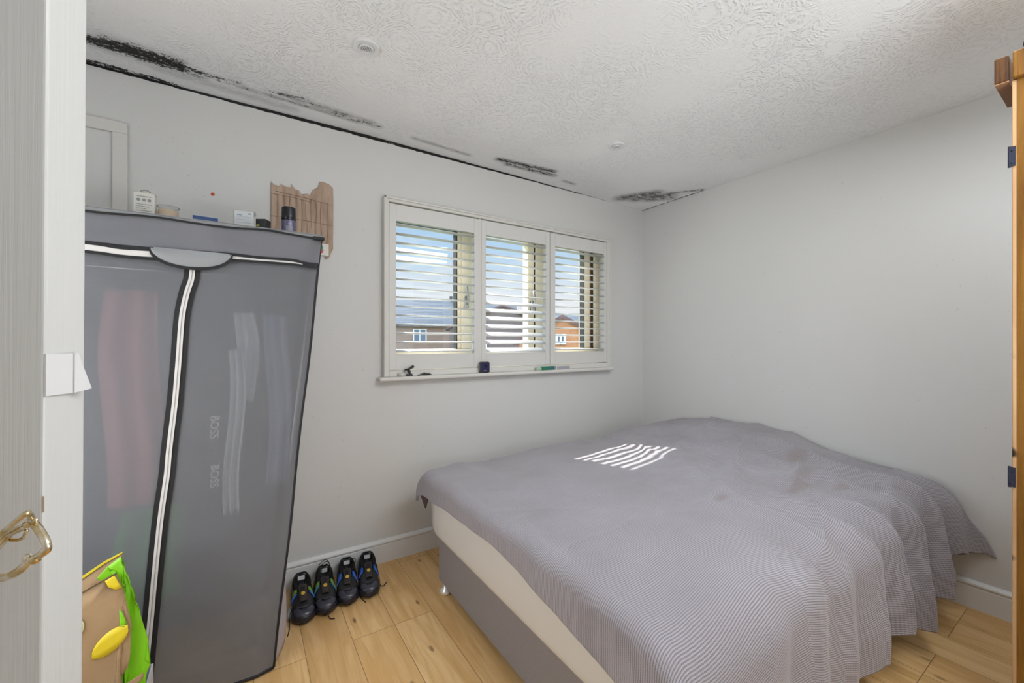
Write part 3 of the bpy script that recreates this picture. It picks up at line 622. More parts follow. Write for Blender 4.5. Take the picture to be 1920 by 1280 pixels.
# ------------------------------------------------------------------ shopping bag in a white box
t = empty('storage_box', 'white cardboard box with a pointed flap, holding the lemon bag', 'box', (-.46, 1.56, 0)); O = Vector((-.46, 1.56, 0))
bm = bmesh.new(); X0, X1, Y0, Y1, Z1 = -.22, .222, -.17, .13, .245
box(bm, X0, X1, Y0, Y1, .002, .006); box(bm, X0, X1, Y0, Y0 + .004, .006, Z1); box(bm, X0, X1, Y1 - .004, Y1, .006, Z1); box(bm, X0, X0 + .004, Y0 + .004, Y1 - .004, .006, Z1); box(bm, X1 - .004, X1, Y0 + .004, Y1 - .004, .006, Z1)
mesh_obj('box_body', bm, 'white_card_box', t)
bm = bmesh.new(); A = [(X0, Y0, Z1), (X1, Y0, Z1), (X1 + .006, Y0 + .02, .286), (X0 + .12, Y0 + .01, .215)]
vv = [bm.verts.new(p) for p in ((.05, Y0 + .001, .23), (X1, Y0 + .001, .24), (X1 + .004, Y0 + .03, .292))]; bm.faces.new(vv); o = mesh_obj('flap', bm, 'white_card_box', t); solid(o, .002)
# bag: front sheet (jute), green gusset, back sheet
bg_ = empty('shopping_bag', 'jute shopping bag with yellow lemons and lime green sides', 'bag', (-.47, 1.56, .02)); OB = Vector((-.47, 1.56, .02))
def bagpart(name, pts, y, m_, parent=bg_, th=.003, bulge=.02, lean=.12, sub=6):
    b_ = bmesh.new(); vs_ = [b_.verts.new((x, 0, z)) for x, z in pts]; f = b_.faces.new(vs_); bmesh.ops.triangulate(b_, faces=[f])
    bmesh.ops.subdivide_edges(b_, edges=b_.edges, cuts=sub, use_grid_fill=True)
    for v_ in b_.verts:
        x, z = v_.co.x, v_.co.z
        v_.co.y = y + lean * (z - .3) - bulge * math.exp(-((x + .42) / .15) ** 2 - ((z - .38) / .16) ** 2) + .006 * noise.noise(Vector((x * 14, z * 12, y * 9)))
        v_.co -= OB
    o_ = mesh_obj(name, b_, m_, parent, sm=True); solid(o_, th); return o_
jf = [(-.66, .10), (-.30, .10), (-.285, .20), (-.300, .30), (-.273, .34), (-.268, .37), (-.267, .453), (-.286, .545), (-.304, .596), (-.37, .566), (-.50, .52), (-.66, .50)]
bagpart('front_panel', jf, 1.55, 'jute')
gs = [(-.30, .30), (-.28, .20), (-.24, .22), (-.236, .297), (-.226, .322), (-.238, .336), (-.233, .387), (-.252, .465), (-.271, .534), (-.297, .633), (-.325, .612), (-.345, .588), (-.335, .575), (-.306, .592), (-.286, .544), (-.268, .453), (-.268, .365), (-.274, .34)]
bagpart('gusset', gs, 1.562, 'lime', bulge=.0)
bagpart('back_panel', [(-.66, .10), (-.30, .10), (-.285, .46), (-.300, .628), (-.335, .615), (-.41, .57), (-.66, .53)], 1.60, 'jute', bulge=0)
bagpart('trim', [(-.66, .531), (-.41, .571), (-.338, .616), (-.297, .634), (-.300, .628), (-.338, .609), (-.41, .562), (-.66, .522)], 1.597, 'lemon', bulge=0)
bagpart('lower_fold', [(-.36, .262), (-.29, .296), (-.236, .318), (-.24, .30), (-.29, .275), (-.36, .24)], 1.535, 'jute', bulge=0)
bagpart('lower_fold', [(-.345, .262), (-.30, .286), (-.262, .292), (-.28, .270), (-.32, .25)], 1.531, 'lime', bulge=0)
def ell(cx_, cz_, a, b_, rot, n_=28, tip=0):
    P = []
    for i in range(n_):
        t_ = 2 * PI * i / n_; x, z = a * math.cos(t_), b_ * math.sin(t_)
        if tip and abs(math.sin(t_)) < .25: x *= 1 + tip * (1 - abs(math.sin(t_)) / .25)
        P.append((cx_ + x * math.cos(rot) - z * math.sin(rot), cz_ + x * math.sin(rot) + z * math.cos(rot)))
    return P
bagpart('lemon_print', ell(-.308, .424, .043, .025, R(43), tip=.10), 1.5455, 'lemon', th=.0012, sub=2)
bagpart('lemon_print', ell(-.383, .483, .022, .026, 0), 1.5455, 'lemon_pale', th=.0012, sub=2)
bagpart('lemon_print', ell(-.383, .483, .018, .022, 0), 1.5435, 'olive_lemon', th=.0012, sub=2)
for k_ in range(5):
    a = R(20 + k_ * 36); c_, s_ = math.cos(a), math.sin(a)
    bagpart('lemon_print', [(-.383 - .018 * c_ - .001 * s_, .483 - .022 * s_ + .001 * c_), (-.383 + .018 * c_ - .001 * s_, .483 + .022 * s_ + .001 * c_), (-.383 + .018 * c_ + .001 * s_, .483 + .022 * s_ - .001 * c_), (-.383 - .018 * c_ + .001 * s_, .483 - .022 * s_ - .001 * c_)], 1.5418, 'lemon_pale', th=.001, sub=2)
bagpart('lemon_print', [(-.325, .583), (-.306, .592), (-.290, .556), (-.300, .552), (-.318, .565)], 1.5455, 'lemon', th=.0012, sub=2)
bagpart('leaf_print', [(-.290, .458), (-.281, .452), (-.276, .462), (-.286, .492), (-.293, .50)], 1.5455, 'lime', th=.0012, sub=2)

# ------------------------------------------------------------------ bed
BX0, BX1, BY0, BY1 = .805, 2.83, .56, 2.045
bed = empty('divan_bed', 'grey fabric divan bed with bare beige mattress side', 'bed', (1.8, 1.3, 0)); OD = Vector((1.8, 1.3, 0))
def bp(name, bm, m_, **k):
    for v_ in bm.verts: v_.co -= OD
    return mesh_obj(name, bm, m_, bed, **k)
bp('divan_base', bx(.825, BX1, .62, 1.955, .048, .275), 'divan', bev=.008)
def roundbox(x0, x1, y0, y1, z0, z1, r, bulge):
    b_ = bmesh.new(); box(b_, x0, x1, y0, y1, z0, z1)
    bmesh.ops.subdivide_edges(b_, edges=b_.edges, cuts=14, use_grid_fill=True)
    for v_ in b_.verts:
        p = v_.co; q = Vector((min(max(p.x, x0 + r), x1 - r), min(max(p.y, y0 + r), y1 - r), min(max(p.z, z0 + .03), z1 - .05)))
        d = p - q
        if d.length > 0:
            rr = Vector((r, r, .03 if p.z < (z0 + z1) / 2 else .05)); dd = Vector((d.x / rr.x, d.y / rr.y, d.z / rr.z)); mxx = max(abs(dd.x), abs(dd.y), abs(dd.z))
            if dd.length > 0: dd = dd.normalized() * mxx; p = q + Vector((dd.x * rr.x, dd.y * rr.y, dd.z * rr.z))
        u = (p.z - z0) / (z1 - z0); k_ = bulge * math.sin(max(0, min(1, u)) * PI)
        if p.x < x0 + r: p.x -= k_
        if p.y < y0 + r: p.y -= k_
        v_.co = p
    return b_
mt = bp('mattress', roundbox(BX0, BX1, BY0, BY1, .262, .535, .06, .006), 'mattress', sm=True)
for (fx_, fy_) in ((.86, 1.90), (.86, .68), (2.78, 1.90), (2.78, .68)):
    bm = bmesh.new(); lathe(bm, (fx_ - (.018 if fx_ < 1 else 0), fy_, 0), [(.018, 0), (.026, .003), (.030, .012), (.026, .022), (.016, .03), (.014, .05)], 24); bp('foot', bm, 'chrome', sm=True)

# duvet ------------------------------------------------------------
TY = [.55, .85, 1.2, 1.5, 1.75, 2.0, 2.12]; TX = [.8, 1.2, 1.7, 2.2, 2.6, 2.85]
TZ = [[.560, .575, .575, .575, .575, .560], [.575, .590, .595, .600, .605, .590], [.580, .590, .600, .625, .665, .675], [.580, .590, .603, .635, .685, .692],
      [.580, .588, .600, .625, .672, .682], [.578, .586, .590, .605, .640, .642], [.565, .575, .585, .600, .610, .600]]
def cub(p0, p1, p2, p3, t): return p1 + .5 * t * (p2 - p0 + t * (2 * p0 - 5 * p1 + 4 * p2 - p3 + t * (3 * (p1 - p2) + p3 - p0)))
def tab(T, V, x):
    x = min(max(x, T[0]), T[-1]); i = 0
    while i < len(T) - 2 and x > T[i + 1]: i += 1
    t = (x - T[i]) / (T[i + 1] - T[i]); g_ = lambda j: V[min(max(j, 0), len(V) - 1)]
    return cub(g_(i - 1), g_(i), g_(i + 1), g_(i + 2), t)
def ztop(x, y): return tab(TY, [tab(TX, r_, x) for r_ in TZ], y)
def edge(u, r):
    if u <= 0: return 0, 0
    if u < r * PI / 2: return r * math.sin(u / r), r * (1 - math.cos(u / r))
    return r, r + u - r * PI / 2
def ridge(x, y, a, f, seed, st=3.0):
    ca, sa = math.cos(a), math.sin(a); p, q = x * ca + y * sa, -x * sa + y * ca
    nn = noise.noise(Vector((p * f / st, q * f, seed))) + .4 * noise.noise(Vector((p * f * .7, q * f * 2.1, seed + 5)))
    return 1 - min(1, abs(nn) * 2.6)
def PH(x, t): return x * 19 + 2.6 * math.sin(x * 4.1) + 16 * max(0, x - 1.9) + 1.6 * noise.noise(Vector((x * 2.5, t * 3, 8))) - t * 3.5
NS, NT = 360, 360
EX, EYN, EYF = .833, .645, 2.055       # where the cloth starts to turn down: foot, near side, far side
def duvet(u, v_):
    hem_foot = tab([.55, .715, 1.075, 1.43, 1.74, 2.05], [.245, .213, .156, .125, .142, .15], .145 + v_ * 2.06)
    # sheet distances: s along x (negative beyond foot edge), t along y (negative beyond near edge)
    Lx = 2.862 - EX
    s = -hem_foot + u * (Lx + hem_foot)
    xa = EX + max(s, 0)
    hem_near = .50 + .03 * math.sin(xa * 9) - .02 * sstep(2.2, 2.75, xa) - .09 * sstep(2.55, 2.70, xa) - .02 * sstep(2.75, 2.85, xa)
    hem_far = .15
    Ly = EYF - EYN
    t = -hem_near + v_ * (Ly + hem_near + hem_far)
    ox, dx = edge(-s, .05); x = EX + max(s, 0) - ox
    if t < 0:
        oy, dy = edge(-t, .12); y = EYN - oy
    elif t > Ly:
        oy, dy = edge(t - Ly, .06); y = EYF + oy
    else: dy = 0; y = EYN + t
    zt = ztop(min(max(x, .8), 2.85), min(max(y, .55), 2.12))
    z = zt - dy - dx
    if t > Ly: z = zt - dx - dy * (1 - .75 * min(1, dx / .08))
    near = sstep(.15, -.35, t) if False else min(1, max(0, (-t + .12) / .5))
    foot = min(1, max(0, (-s + .05) / .2))
    # folds of the hanging side, fanning out
    if near > 0:
        ph = PH(x, t)
        f = .45 * math.sin(ph + .6) + .95 * (1 - 1.8 * abs(math.sin(ph / 2))) + .25 * math.sin(ph * 1.9 + 1.3) + .5 * noise.noise(Vector((x * 5, t * 2, 3)))
        amp = .040 * near ** 1.1 * (.30 + .70 * sstep(1.45, 2.1, x))
        y -= amp * f + .030 * near * near
        z += .010 * f * (near * (1 - near)) * 2
        x += .014 * near * math.cos(ph) * sstep(1.3, 1.7, x)
        tip = sstep(2.62, 2.84, x); y -= .075 * tip * near; z += .02 * tip * near
    if t > Ly: y += .012 * math.sin(x * 11) * (dy / .15)
    if foot > 0: x -= .006 * foot + .0045 * foot * math.sin(y * 13 + 1) + .0015 * foot * math.sin(y * 31)
    # creases and lumps over the top
    top_ = (1 - .6 * foot)
    z += top_ * (.014 * noise.noise(Vector((x * 2.2, y * 2.4, 11))) + .007 * noise.noise(Vector((x * 5, y * 6, 17))))
    sg = .25 + 1.0 * sstep(1.5, 2.3, x + .6 * (1.4 - y))
    z += top_ * sg * (.012 * ridge(x, y, R(20), 3.1, 2.0) ** 3 + .009 * ridge(x, y, R(-35), 4.3, 7.0) ** 3 + .007 * ridge(x, y, R(62), 5.5, 4.0) ** 4)
    # long shallow crease running to the head, rim ridge at the foot
    z += .014 * math.exp(-((x - 1.0 - .25 * (2.0 - y)) / .05) ** 2) * sstep(1.4, 1.9, y)
    z += .012 * math.exp(-(((y - .98) - .35 * (x - 1.6)) / .035) ** 2) * sstep(1.3, 1.7, x) * (1 - sstep(2.2, 2.5, x))
    z -= .004 * math.exp(-(((y - 1.28) - .30 * (x - 1.6)) / .03) ** 2) * sstep(1.4, 1.8, x) * (1 - sstep(2.1, 2.4, x))
    # soft puckers running from the top over the near edge
    pk = sstep(1.25, .75, y) if False else (1 - sstep(.75, 1.35, y)) * sstep(1.3, 1.9, x) * (1 - .5 * near)
    z += pk * (.006 * ridge(x + .35 * y, y * .35, R(90), 8.0, 21.0) ** 2 + .011 * (1 - 1.8 * abs(math.sin(PH(x, t) / 2))) * sstep(1.5, 1.95, x))
    z += .014 * sstep(1.6, 2.2, x) * noise.noise(Vector((x * 8 + y * 5, y * 3 - x * 2, 31))) * (1 - near)
    # drooping far foot corner
    cn = sstep(.0, -.10, s) * 0 + min(1, max(0, -s / .1)) * min(1, max(0, (t - Ly + .02) / .1))
    x -= .012 * cn; z -= .015 * cn
    x = min(x, 2.866 - .004)
    return (x, y, max(z, .03))
Ls = 2.2
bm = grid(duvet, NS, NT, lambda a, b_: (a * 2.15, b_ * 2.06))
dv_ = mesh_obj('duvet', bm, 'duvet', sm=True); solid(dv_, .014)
tag(dv_, 'rumpled lilac grey waffle duvet spread over the divan bed', 'duvet')
# dark folded underside at the far foot corner
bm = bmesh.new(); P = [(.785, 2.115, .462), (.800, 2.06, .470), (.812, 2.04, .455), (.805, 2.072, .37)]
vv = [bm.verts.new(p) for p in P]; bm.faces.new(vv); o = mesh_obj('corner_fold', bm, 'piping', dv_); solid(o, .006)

# ------------------------------------------------------------------ pine wardrobe on the right
t = empty('pine_wardrobe', 'tall pine wardrobe at the right edge with dark hinges', 'wardrobe', (1.85, -.2, 0))
mesh_obj('side_panel', bx(.004, .024, .0, .384, 0, 1.998), 'pine', t)
mesh_obj('front_stile', bx(0, .045, .384, .402, 0, 1.998), 'pine', t)
mesh_obj('edge_bead', bx(0, .045, .4022, .411, 0, 1.998), 'pine_pale', t, bev=.002)
mesh_obj('front_door', bx(.045, .24, .388, .406, .08, 1.96), 'pine', t, bev=.003)
mesh_obj('side_panel', bx(.225, .245, .0, .384, 0, 1.998), 'pine', t)
mesh_obj('back_panel', bx(.024, .225, .0, .008, 0, 1.998), 'pine', t)
mesh_obj('top_panel', bx(.0, .245, .0, .40, 1.9985, 2.012), 'pine', t)
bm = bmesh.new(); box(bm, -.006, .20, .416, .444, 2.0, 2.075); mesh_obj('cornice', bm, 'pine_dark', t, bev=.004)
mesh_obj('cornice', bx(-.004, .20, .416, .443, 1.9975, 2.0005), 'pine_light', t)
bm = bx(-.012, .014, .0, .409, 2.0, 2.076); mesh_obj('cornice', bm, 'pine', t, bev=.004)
for z0 in (1.752, .832):
    bm = bmesh.new(); box(bm, -.003, .004, .404, .4155, z0, z0 + .056); cyl(bm, (0, .4155, z0 - .002), .0035, .06, seg=12)
    for q in (.01, .045): ball(bm, (-.003, .411, z0 + q), .0025)
    mesh_obj('hinge', bm, 'blueblack', t)
bm = bmesh.new(); lathe(bm, (1.838, .188 - .018, 2.0765), [(.018, 0), (.020, .004), (.020, .012), (.014, .018), (.006, .020)], 24)
o = mesh_obj('small_pot', bm, 'blueblack', sm=True); tag(o, 'small dark blue pot on top of the pine wardrobe, cut by the frame', 'pot')

# ------------------------------------------------------------------ near door on the left
# hinge side near the left wall, free edge corner at (-.146,.524)
f_ = Vector((math.cos(R(57)), math.sin(R(57)), 0)); r_ = Vector((math.sin(R(57)), -math.cos(R(57)), 0))
Cn = Vector((-.146, .524, 0)); tv = (r_ * -.207 + f_ * .978).normalized(); hv = (r_ * -.978 + f_ * -.207).normalized()
ang = math.atan2(-hv.y, -hv.x)           # local +x points from hinge to free edge
d = bpy.data.objects.new('door_1', None); COL.objects.link(d); struct(d, 'white gloss painted door standing open at the left', 'door')
d.location = Cn; d.rotation_euler = (0, 0, ang)
d.rotation_euler = (Matrix.Rotation(ang, 3, 'Z') @ Matrix.Rotation(R(.33), 3, 'Y')).to_euler()
d.location = Cn + hv * (1.246 * math.tan(R(.33)))
mesh_obj('door_leaf', bx(-.80, 0, 0, .044, .0 - .0, 2.0), 'door', d, bev=.0025).location.z = .006
# worn chip along the edge
bm = bmesh.new(); box(bm, -.0009, .0002, -.0002, .0003, 1.098, 1.112); mesh_obj('paint_chip', bm, 'brown_paper', d)
# paper wad on the edge
t = empty('paper_wad', 'folded white paper stuck on the edge of the open door', 'paper', d.location, 0); t.rotation_euler = d.rotation_euler
bm = bmesh.new(); prism(bm, [(.0008, 1.2005), (.026, 1.2015), (.031, 1.232), (.0008, 1.234)], .0, .006)
for v_ in bm.verts: pass
bm.free(); bm = bmesh.new()
def pq(bm, pts):
    bm.faces.new([bm.verts.new(p) for p in pts])
pq(bm, [(.001, .000, 1.199), (.003, .026, 1.199), (.003, .026, 1.236), (.001, .0, 1.236)])
pq(bm, [(.003, .026, 1.199), (.010, .036, 1.202), (.003, .030, 1.236), (.003, .026, 1.236)])
o = mesh_obj('sheet', bm, 'paper', t); solid(o, .0015)
# brass twisted lever handle
hd = mesh_obj('handle', bmesh.new(), 'brass', d)
def hp(px, py, dep):     # handle outline measured in a plane parallel to the view
    return r_ * ((px - 960) / 773 * dep) + f_ * dep + Vector((0, 0, 1.246 - (py - 642) / 773 * dep))
bm = bmesh.new()
H1 = [(-150, 1058, .335), (-70, 1040, .325), (-20, 1017, .318), (0, 1002, .31), (22, 984, .305), (40, 969, .303), (53, 962, .305), (60, 972, .31)]
H2 = [(-150, 1062, .335), (-70, 1056, .333), (-20, 1036, .33), (0, 1020, .325), (18, 1000, .32), (38, 990, .315), (58, 979, .312)]
H3 = [(60, 976, .31), (70, 988, .305), (80, 1003, .302), (87, 1018, .30), (88, 1029, .30), (80, 1037, .30), (66, 1046, .302)]
H4 = [(62, 1047, .302), (50, 1058, .303), (38, 1068, .305), (20, 1078, .31), (0, 1083, .315), (-40, 1084, .32), (-150, 1062, .335)]
H5 = [(20, 1012, .325), (34, 1012, .325), (45, 1006, .322), (50, 994, .316)]
for Hh, rr in ((H1, .0019), (H2, .0027), (H3, .0026), (H4, .0030), (H5, .0013)): tube(bm, catmull([hp(*p) for p in Hh], 8), rr, 12)
for p, rr in (((55, 980, .31), .0036), ((67, 975, .307), .0018), ((66, 1048, .301), .0034), ((54, 1046, .303), .0034), ((86, 1031, .30), .0030)): ball(bm, hp(*p), rr)
root = (Cn + hv * .10); ball(bm, hp(-150, 1060, .335), .010); 
a_ = hp(-150, 1060, .335); nn = -tv; q_ = a_ - nn * ((a_ - Cn).dot(nn)); tube(bm, [a_, q_], .007, 16)
lathe(bm, q_, [(.026, 0), (.026, .004), (.018, .008), (.01, .010)], 32, tuple(nn))
bm.to_mesh(hd.data); bm.free(); hd.data.materials.clear(); hd.data.materials.append(M['brass'])
for f in hd.data.polygons: f.use_smooth = True
bpy.context.view_layer.update()
hd.matrix_parent_inverse = d.matrix_basis.inverted()
hd['label'] = 'ornate twisted brass door handle'

# ------------------------------------------------------------------ ceiling fittings
def downlight(x, y, r, label):
    t = empty('ceiling_vent', label, 'ceiling vent', (x, y, cz(x, y)), 0, 'round ceiling fittings')
    bm = bmesh.new(); lathe(bm, (0, 0, 0), [(r, .002), (r, -.007), (r * .96, -.011), (r * .60, -.009), (r * .585, -.004), (r * .56, -.004), (r * .55, -.014), (r * .46, -.015), (r * .42, -.005), (r * .42, .002)], 56, cap=False); mesh_obj('bezel', bm, 'vent_white', t)
    bm = bmesh.new(); cyl(bm, (0, 0, -.006), r * .42, .003, seg=40); mesh_obj('grille', bm, 'vent_grey', t)
    bm = bmesh.new()
    for i in range(7):
        q = (i - 3) * r * .115; hw = math.sqrt(max(0, (r * .41) ** 2 - q * q)); box(bm, q - r * .02, q + r * .02, -hw, hw, -.0085, -.0055)
    mesh_obj('grille_bars', bm, 'vent_white', t)
downlight(.395, 1.640, .049, 'larger round white ceiling vent, nearer the fabric wardrobe')
downlight(1.805, 1.668, .046, 'smaller looking round white ceiling vent, above the bed')

# ------------------------------------------------------------------ things on the window sill
ZSI = 1.052
t = empty('phone_mount', 'black and chrome swivel mount on the left of the sill', 'mount', (.795, 2.322, ZSI))
bm = bmesh.new(); lathe(bm, (-.045, 0, .011), [(.0, -.014), (.010, -.014), (.010, .0), (.012, .002), (.012, .008), (.010, .010), (.010, .018), (.0, .018)], 20, (1, 0, 0), cap=False); mesh_obj('cylinder', bm, 'box_pale', t, sm=True)
bm = bmesh.new(); tube(bm, [Vector((-.022, 0, .037)), Vector((0, -.001, .040)), Vector((.03, -.004, .058))], lambda q: .0045 + .0035 * q, 12); mesh_obj('barrel', bm, 'clip_black', t, sm=True)
bm = bmesh.new(); ball(bm, (.005, 0, .028), .009); tube(bm, [Vector((.004, 0, .03)), Vector((.01, 0, .014)), Vector((.004, 0, .004))], .005, 10); box(bm, -.012, .026, -.008, .008, 0, .004)
for q in (-.008, .006, .020): box(bm, q - .002, q + .002, -.006, .006, .003, .014)
mesh_obj('stand', bm, 'clip_black', t, sm=False)
bm = bmesh.new(); lathe(bm, (-.025, 0, .03), [(.008, 0), (.010, .001), (.010, .003), (.008, .004), (.008, 0)], 20, (1, 0, .3), cap=False); mesh_obj('ring', bm, 'silver', t, sm=True)
t = empty('hair_clip', 'flat black clip lying on the sill beside the swivel mount', 'clip', (.895, 2.322, ZSI))
bm = bmesh.new(); tube(bm, catmull([(-.045, 0, .002), (-.02, 0, .008), (.0, 0, .010), (.025, 0, .007), (.045, 0, .003)], 6), lambda q: .0015 + .004 * math.sin(q * PI), 10); mesh_obj('clip_body', bm, 'clip_black', t, sm=True)
bm = bmesh.new(); ball(bm, (-.004, 0, .014), .0055); tube(bm, [Vector((-.028, 0, .009)), Vector((-.016, 0, .011)), Vector((.03, 0, .0115))], .0018, 8); mesh_obj('lever', bm, 'clip_black', t, sm=True)
t = empty('cube_speaker', 'small black rounded cube speaker on the middle of the sill', 'speaker', (1.296, 2.330, ZSI))
mesh_obj('casing', bx(-.038, .038, -.017, .002, 0, .070), 'speaker_black', t, bev=.012, sm=True)
mesh_obj('screen', bx(-.029, .031, -.0185, -.0165, .010, .062), 'speaker_blue', t, bev=.006)
bm = bmesh.new()
for i in range(10):
    a = R(30 + 12 * i); b2_ = R(42 + 12 * i)
    bm.faces.new([bm.verts.new((q * math.cos(w_), -.0192, .004 + q * math.sin(w_))) for q, w_ in ((.012, a), (.015, a), (.015, b2_), (.012, b2_))])
o = mesh_obj('logo_arc', bm, 'silver', t); solid(o, .0006)
bm = bmesh.new(); ball(bm, (.004, -.0185, .044), .008, (1, .2, 1)); mesh_obj('lens', bm, 'shoe_inner', t, sm=True)
mesh_obj('side_band', bx(-.0392, -.037, -.012, -.003, .012, .058), 'silver', t)
t = empty('green_packet', 'green packet with pale clear end lying on the sill', 'packet', (1.80, 2.323, ZSI), R(3))
mesh_obj('packet_body', bx(-.05, .062, -.013, .012, 0, .025), 'green_box', t, bev=.003); mesh_obj('clear_end', bx(-.098, -.05, -.012, .011, 0, .022), 'green_pale', t, bev=.006)
mesh_obj('gloss_label', bx(.005, .055, -.0138, -.0128, .008, .018), 'shoe_teal', t)
t = empty('grey_packet', 'narrow grey box with white lid on the sill, right of the green packet', 'box', (1.945, 2.323, ZSI))
mesh_obj('box_body', bx(-.055, .065, -.010, .010, .0, .022), 'grey_box', t, bev=.002); mesh_obj('lid', bx(-.066, -.055, -.0105, .0105, 0, .025), 'box_pale', t, bev=.002); mesh_obj('lid', bx(-.055, .066, -.0105, .0105, .022, .0255), 'box_pale', t, bev=.001)

# ------------------------------------------------------------------ trainers
# local frame: y = 0 heel, y = -L toe, x width
Lh = .295
def half(s_):      # half width of sole at s in 0..1 heel->toe
    return tab([0, .08, .25, .45, .65, .82, .93, 1.0], [.034, .043, .044, .041, .049, .046, .034, .010], s_)
def shoe(name, label, loc, rz, accent, accent2, side, whiteflash=False, mirror=1, group='black trainers lined up against the skirting'):
    t = empty(name, label, 'shoe', loc, rz, group)
    # sole
    n_ = 36
    bm = bmesh.new(); rings = []
    outl = [(half(i / n_) + .003, i / n_) for i in range(n_ + 1)]
    loop = [(w_, s_) for w_, s_ in outl] + [(-w_, s_) for w_, s_ in reversed(outl)]
    for zf, ex in ((0, -.003), (.006, .001), (.020, .002), (.026, -.002)):
        rings.append([bm.verts.new(((abs(w_) + ex) * (1 if w_ > 0 else -1), -s_ * Lh, zf * (1 + .25 * math.cos(s_ * 6)) + .014 * sstep(.75, 1, s_) * (1 - zf * 10) + (.010 if zf > .02 else 0) * (1 - sstep(.1, .4, s_)))) for w_, s_ in loop])
    for A, B in zip(rings, rings[1:]):
        for i in range(len(A)): bm.faces.new((A[i], A[(i + 1) % len(A)], B[(i + 1) % len(B)], B[i]))
    bm.faces.new(rings[0][::-1]); bm.faces.new(rings[-1])
    mesh_obj('sole', bm, 'shoe_sole', t, sm=True)
    # upper: rings along the length; open at the collar between s=.05 and .50
    hgt = lambda s_: tab([0, .06, .2, .35, .46, .56, .7, .85, .95, 1.0], [.088, .100, .086, .076, .086, .082, .068, .058, .046, .024], s_)
    opn = lambda s_: sstep(.015, .10, s_) * (1 - sstep(.40, .52, s_))
    K = 22
    def up(u, v_):
        s_ = .004 + .990 * u; a = (v_ - .5) * 2      # a -1..1 across the top from sole to sole
        w_ = half(s_) - .001; h_ = hgt(s_); o_ = opn(s_)
        th = a * PI / 2 * (1 - 0.0); xx = w_ * math.sin(th); cc = math.cos(th)
        prof = abs(cc) ** .55
        z_ = .024 + (h_ - .024) * prof
        gap = o_ * w_ * .62
        if o_ > 0:  # push the middle down into the cavity
            k_ = 1 - sstep(.42, .66, abs(a)); 
            z_ = z_ * (1 - o_ * k_) + (.034) * o_ * k_
        return (xx * mirror, -s_ * Lh, z_)
    mesh_obj('upper', grid(up, 70, 44), 'shoe_black', t, sm=True)
    # inner lining: dark surface over the cavity
    ins = mesh_obj('insole', grid(lambda u, v_: ((v_ - .5) * 2 * half(.06 + .42 * u) * .74, -(.045 + .42 * u) * Lh, .0375), 12, 8), 'shoe_inner', t); solid(ins, .001)
    lin = grid(lambda u, v_: (half(.03 + .40 * v_) * .80 * math.cos(u * PI) * (1 - 0), -(.235 - .205 * math.cos((1 - v_) * PI * 0 + 0)) * 0 - (.03 + .40 * v_) * Lh, .040 + .048 * abs(math.cos(u * PI)) ** .8), 16, 10)
    mesh_obj('lining', lin, 'shoe_inner', t, sm=True)
    # collar
    P = []
    for i in range(41):
        q = i / 40 * 2 * PI; s_ = .235 - .215 * math.cos(q); w_ = half(max(.0, min(1, s_))) * .84 * math.sin(q)
        P.append(Vector((w_, -s_ * Lh, hgt(s_) * .96 - .004 + (.012 * (1 - sstep(0, .12, s_))))))
    bm = bmesh.new(); tube(bm, P, .0048, 8); mesh_obj('collar', bm, 'lace', t, sm=True)
    # heel label
    bm = bmesh.new(); box(bm, -.015, .015, -.027, -.024, .074, .090)
    for v_ in bm.verts: v_.co.y -= (.090 - v_.co.z) * .35
    mesh_obj('heel_label', bm, 'shoe_white', t)
    # tongue
    def tg(u, v_):
        s_ = .44 + .30 * u; x = (v_ - .5) * 2 * (.020 - .004 * u); z_ = tab([0, .3, 1], [.096, .088, .068], u) + .004 * (1 - ((v_ - .5) * 2) ** 2); return (x, -s_ * Lh, z_ + .003)
    tn = mesh_obj('tongue', grid(tg, 16, 8), 'shoe_brown', t, sm=True); solid(tn, .004)
    bm = bmesh.new()
    for q in (-.012, -.004, .004, .012): tube(bm, [Vector((q, -.435 * Lh, .110)), Vector((q * .9, -.50 * Lh, .103)), Vector((q * .85, -.56 * Lh, .097))], .0010, 6)
    mesh_obj('tongue_ribs', bm, 'shoe_grey', tn)
    bm = bmesh.new(); cyl(bm, (0, 0, 0), .0085, .002, seg=20); bmesh.ops.transform(bm, matrix=Matrix.Translation((0, -.625 * Lh, .0885)) @ Matrix.Rotation(R(28), 4, 'X'), verts=bm.verts)
    mesh_obj('tongue_badge', bm, 'gold_logo', tn)
    # flame shaped side overlays
    for sd in (-1, 1):
        for k_ in range(4):
            bm = bmesh.new(); P = []
            for j in range(7):
                q = j / 6; s_ = .38 + .055 * k_ + .07 * q; a = .40 + .42 * q; w_ = half(s_) + .001; th = a * PI / 2
                P.append(Vector((sd * w_ * math.sin(th), -s_ * Lh, .026 + (hgt(s_) - .024) * abs(math.cos(th)) ** .55)))
            tube(bm, P, lambda q: .0052 * (1 - .5 * q), 8)
            mesh_obj('side_flame', bm, accent if k_ < 3 else accent2, t, sm=True)
    # toe cap guard with raised loop
    def toe(u, v_):
        s_ = .83 + .162 * u; a = (v_ - .5) * 1.6; w_ = half(s_) + .002; th = a * PI / 2; return (w_ * math.sin(th), -s_ * Lh - .001, .028 + (hgt(s_) - .022) * abs(math.cos(th)) ** .55)
    tp = mesh_obj('toe_cap', grid(toe, 16, 24), 'shoe_grey', t, sm=True); solid(tp, .002)
    bm = bmesh.new(); P = []
    for j in range(17):
        q = j / 16; x = -.028 + .056 * q; P.append(Vector((x, -Lh * (.80 + .10 * math.sin(q * PI)), .064 + .004 * math.sin(q * PI) - abs(x) * .25)))
    tube(bm, P, .003, 8); mesh_obj('toe_loop', bm, 'shoe_black', tp, sm=True)
    # laces
    bm = bmesh.new()
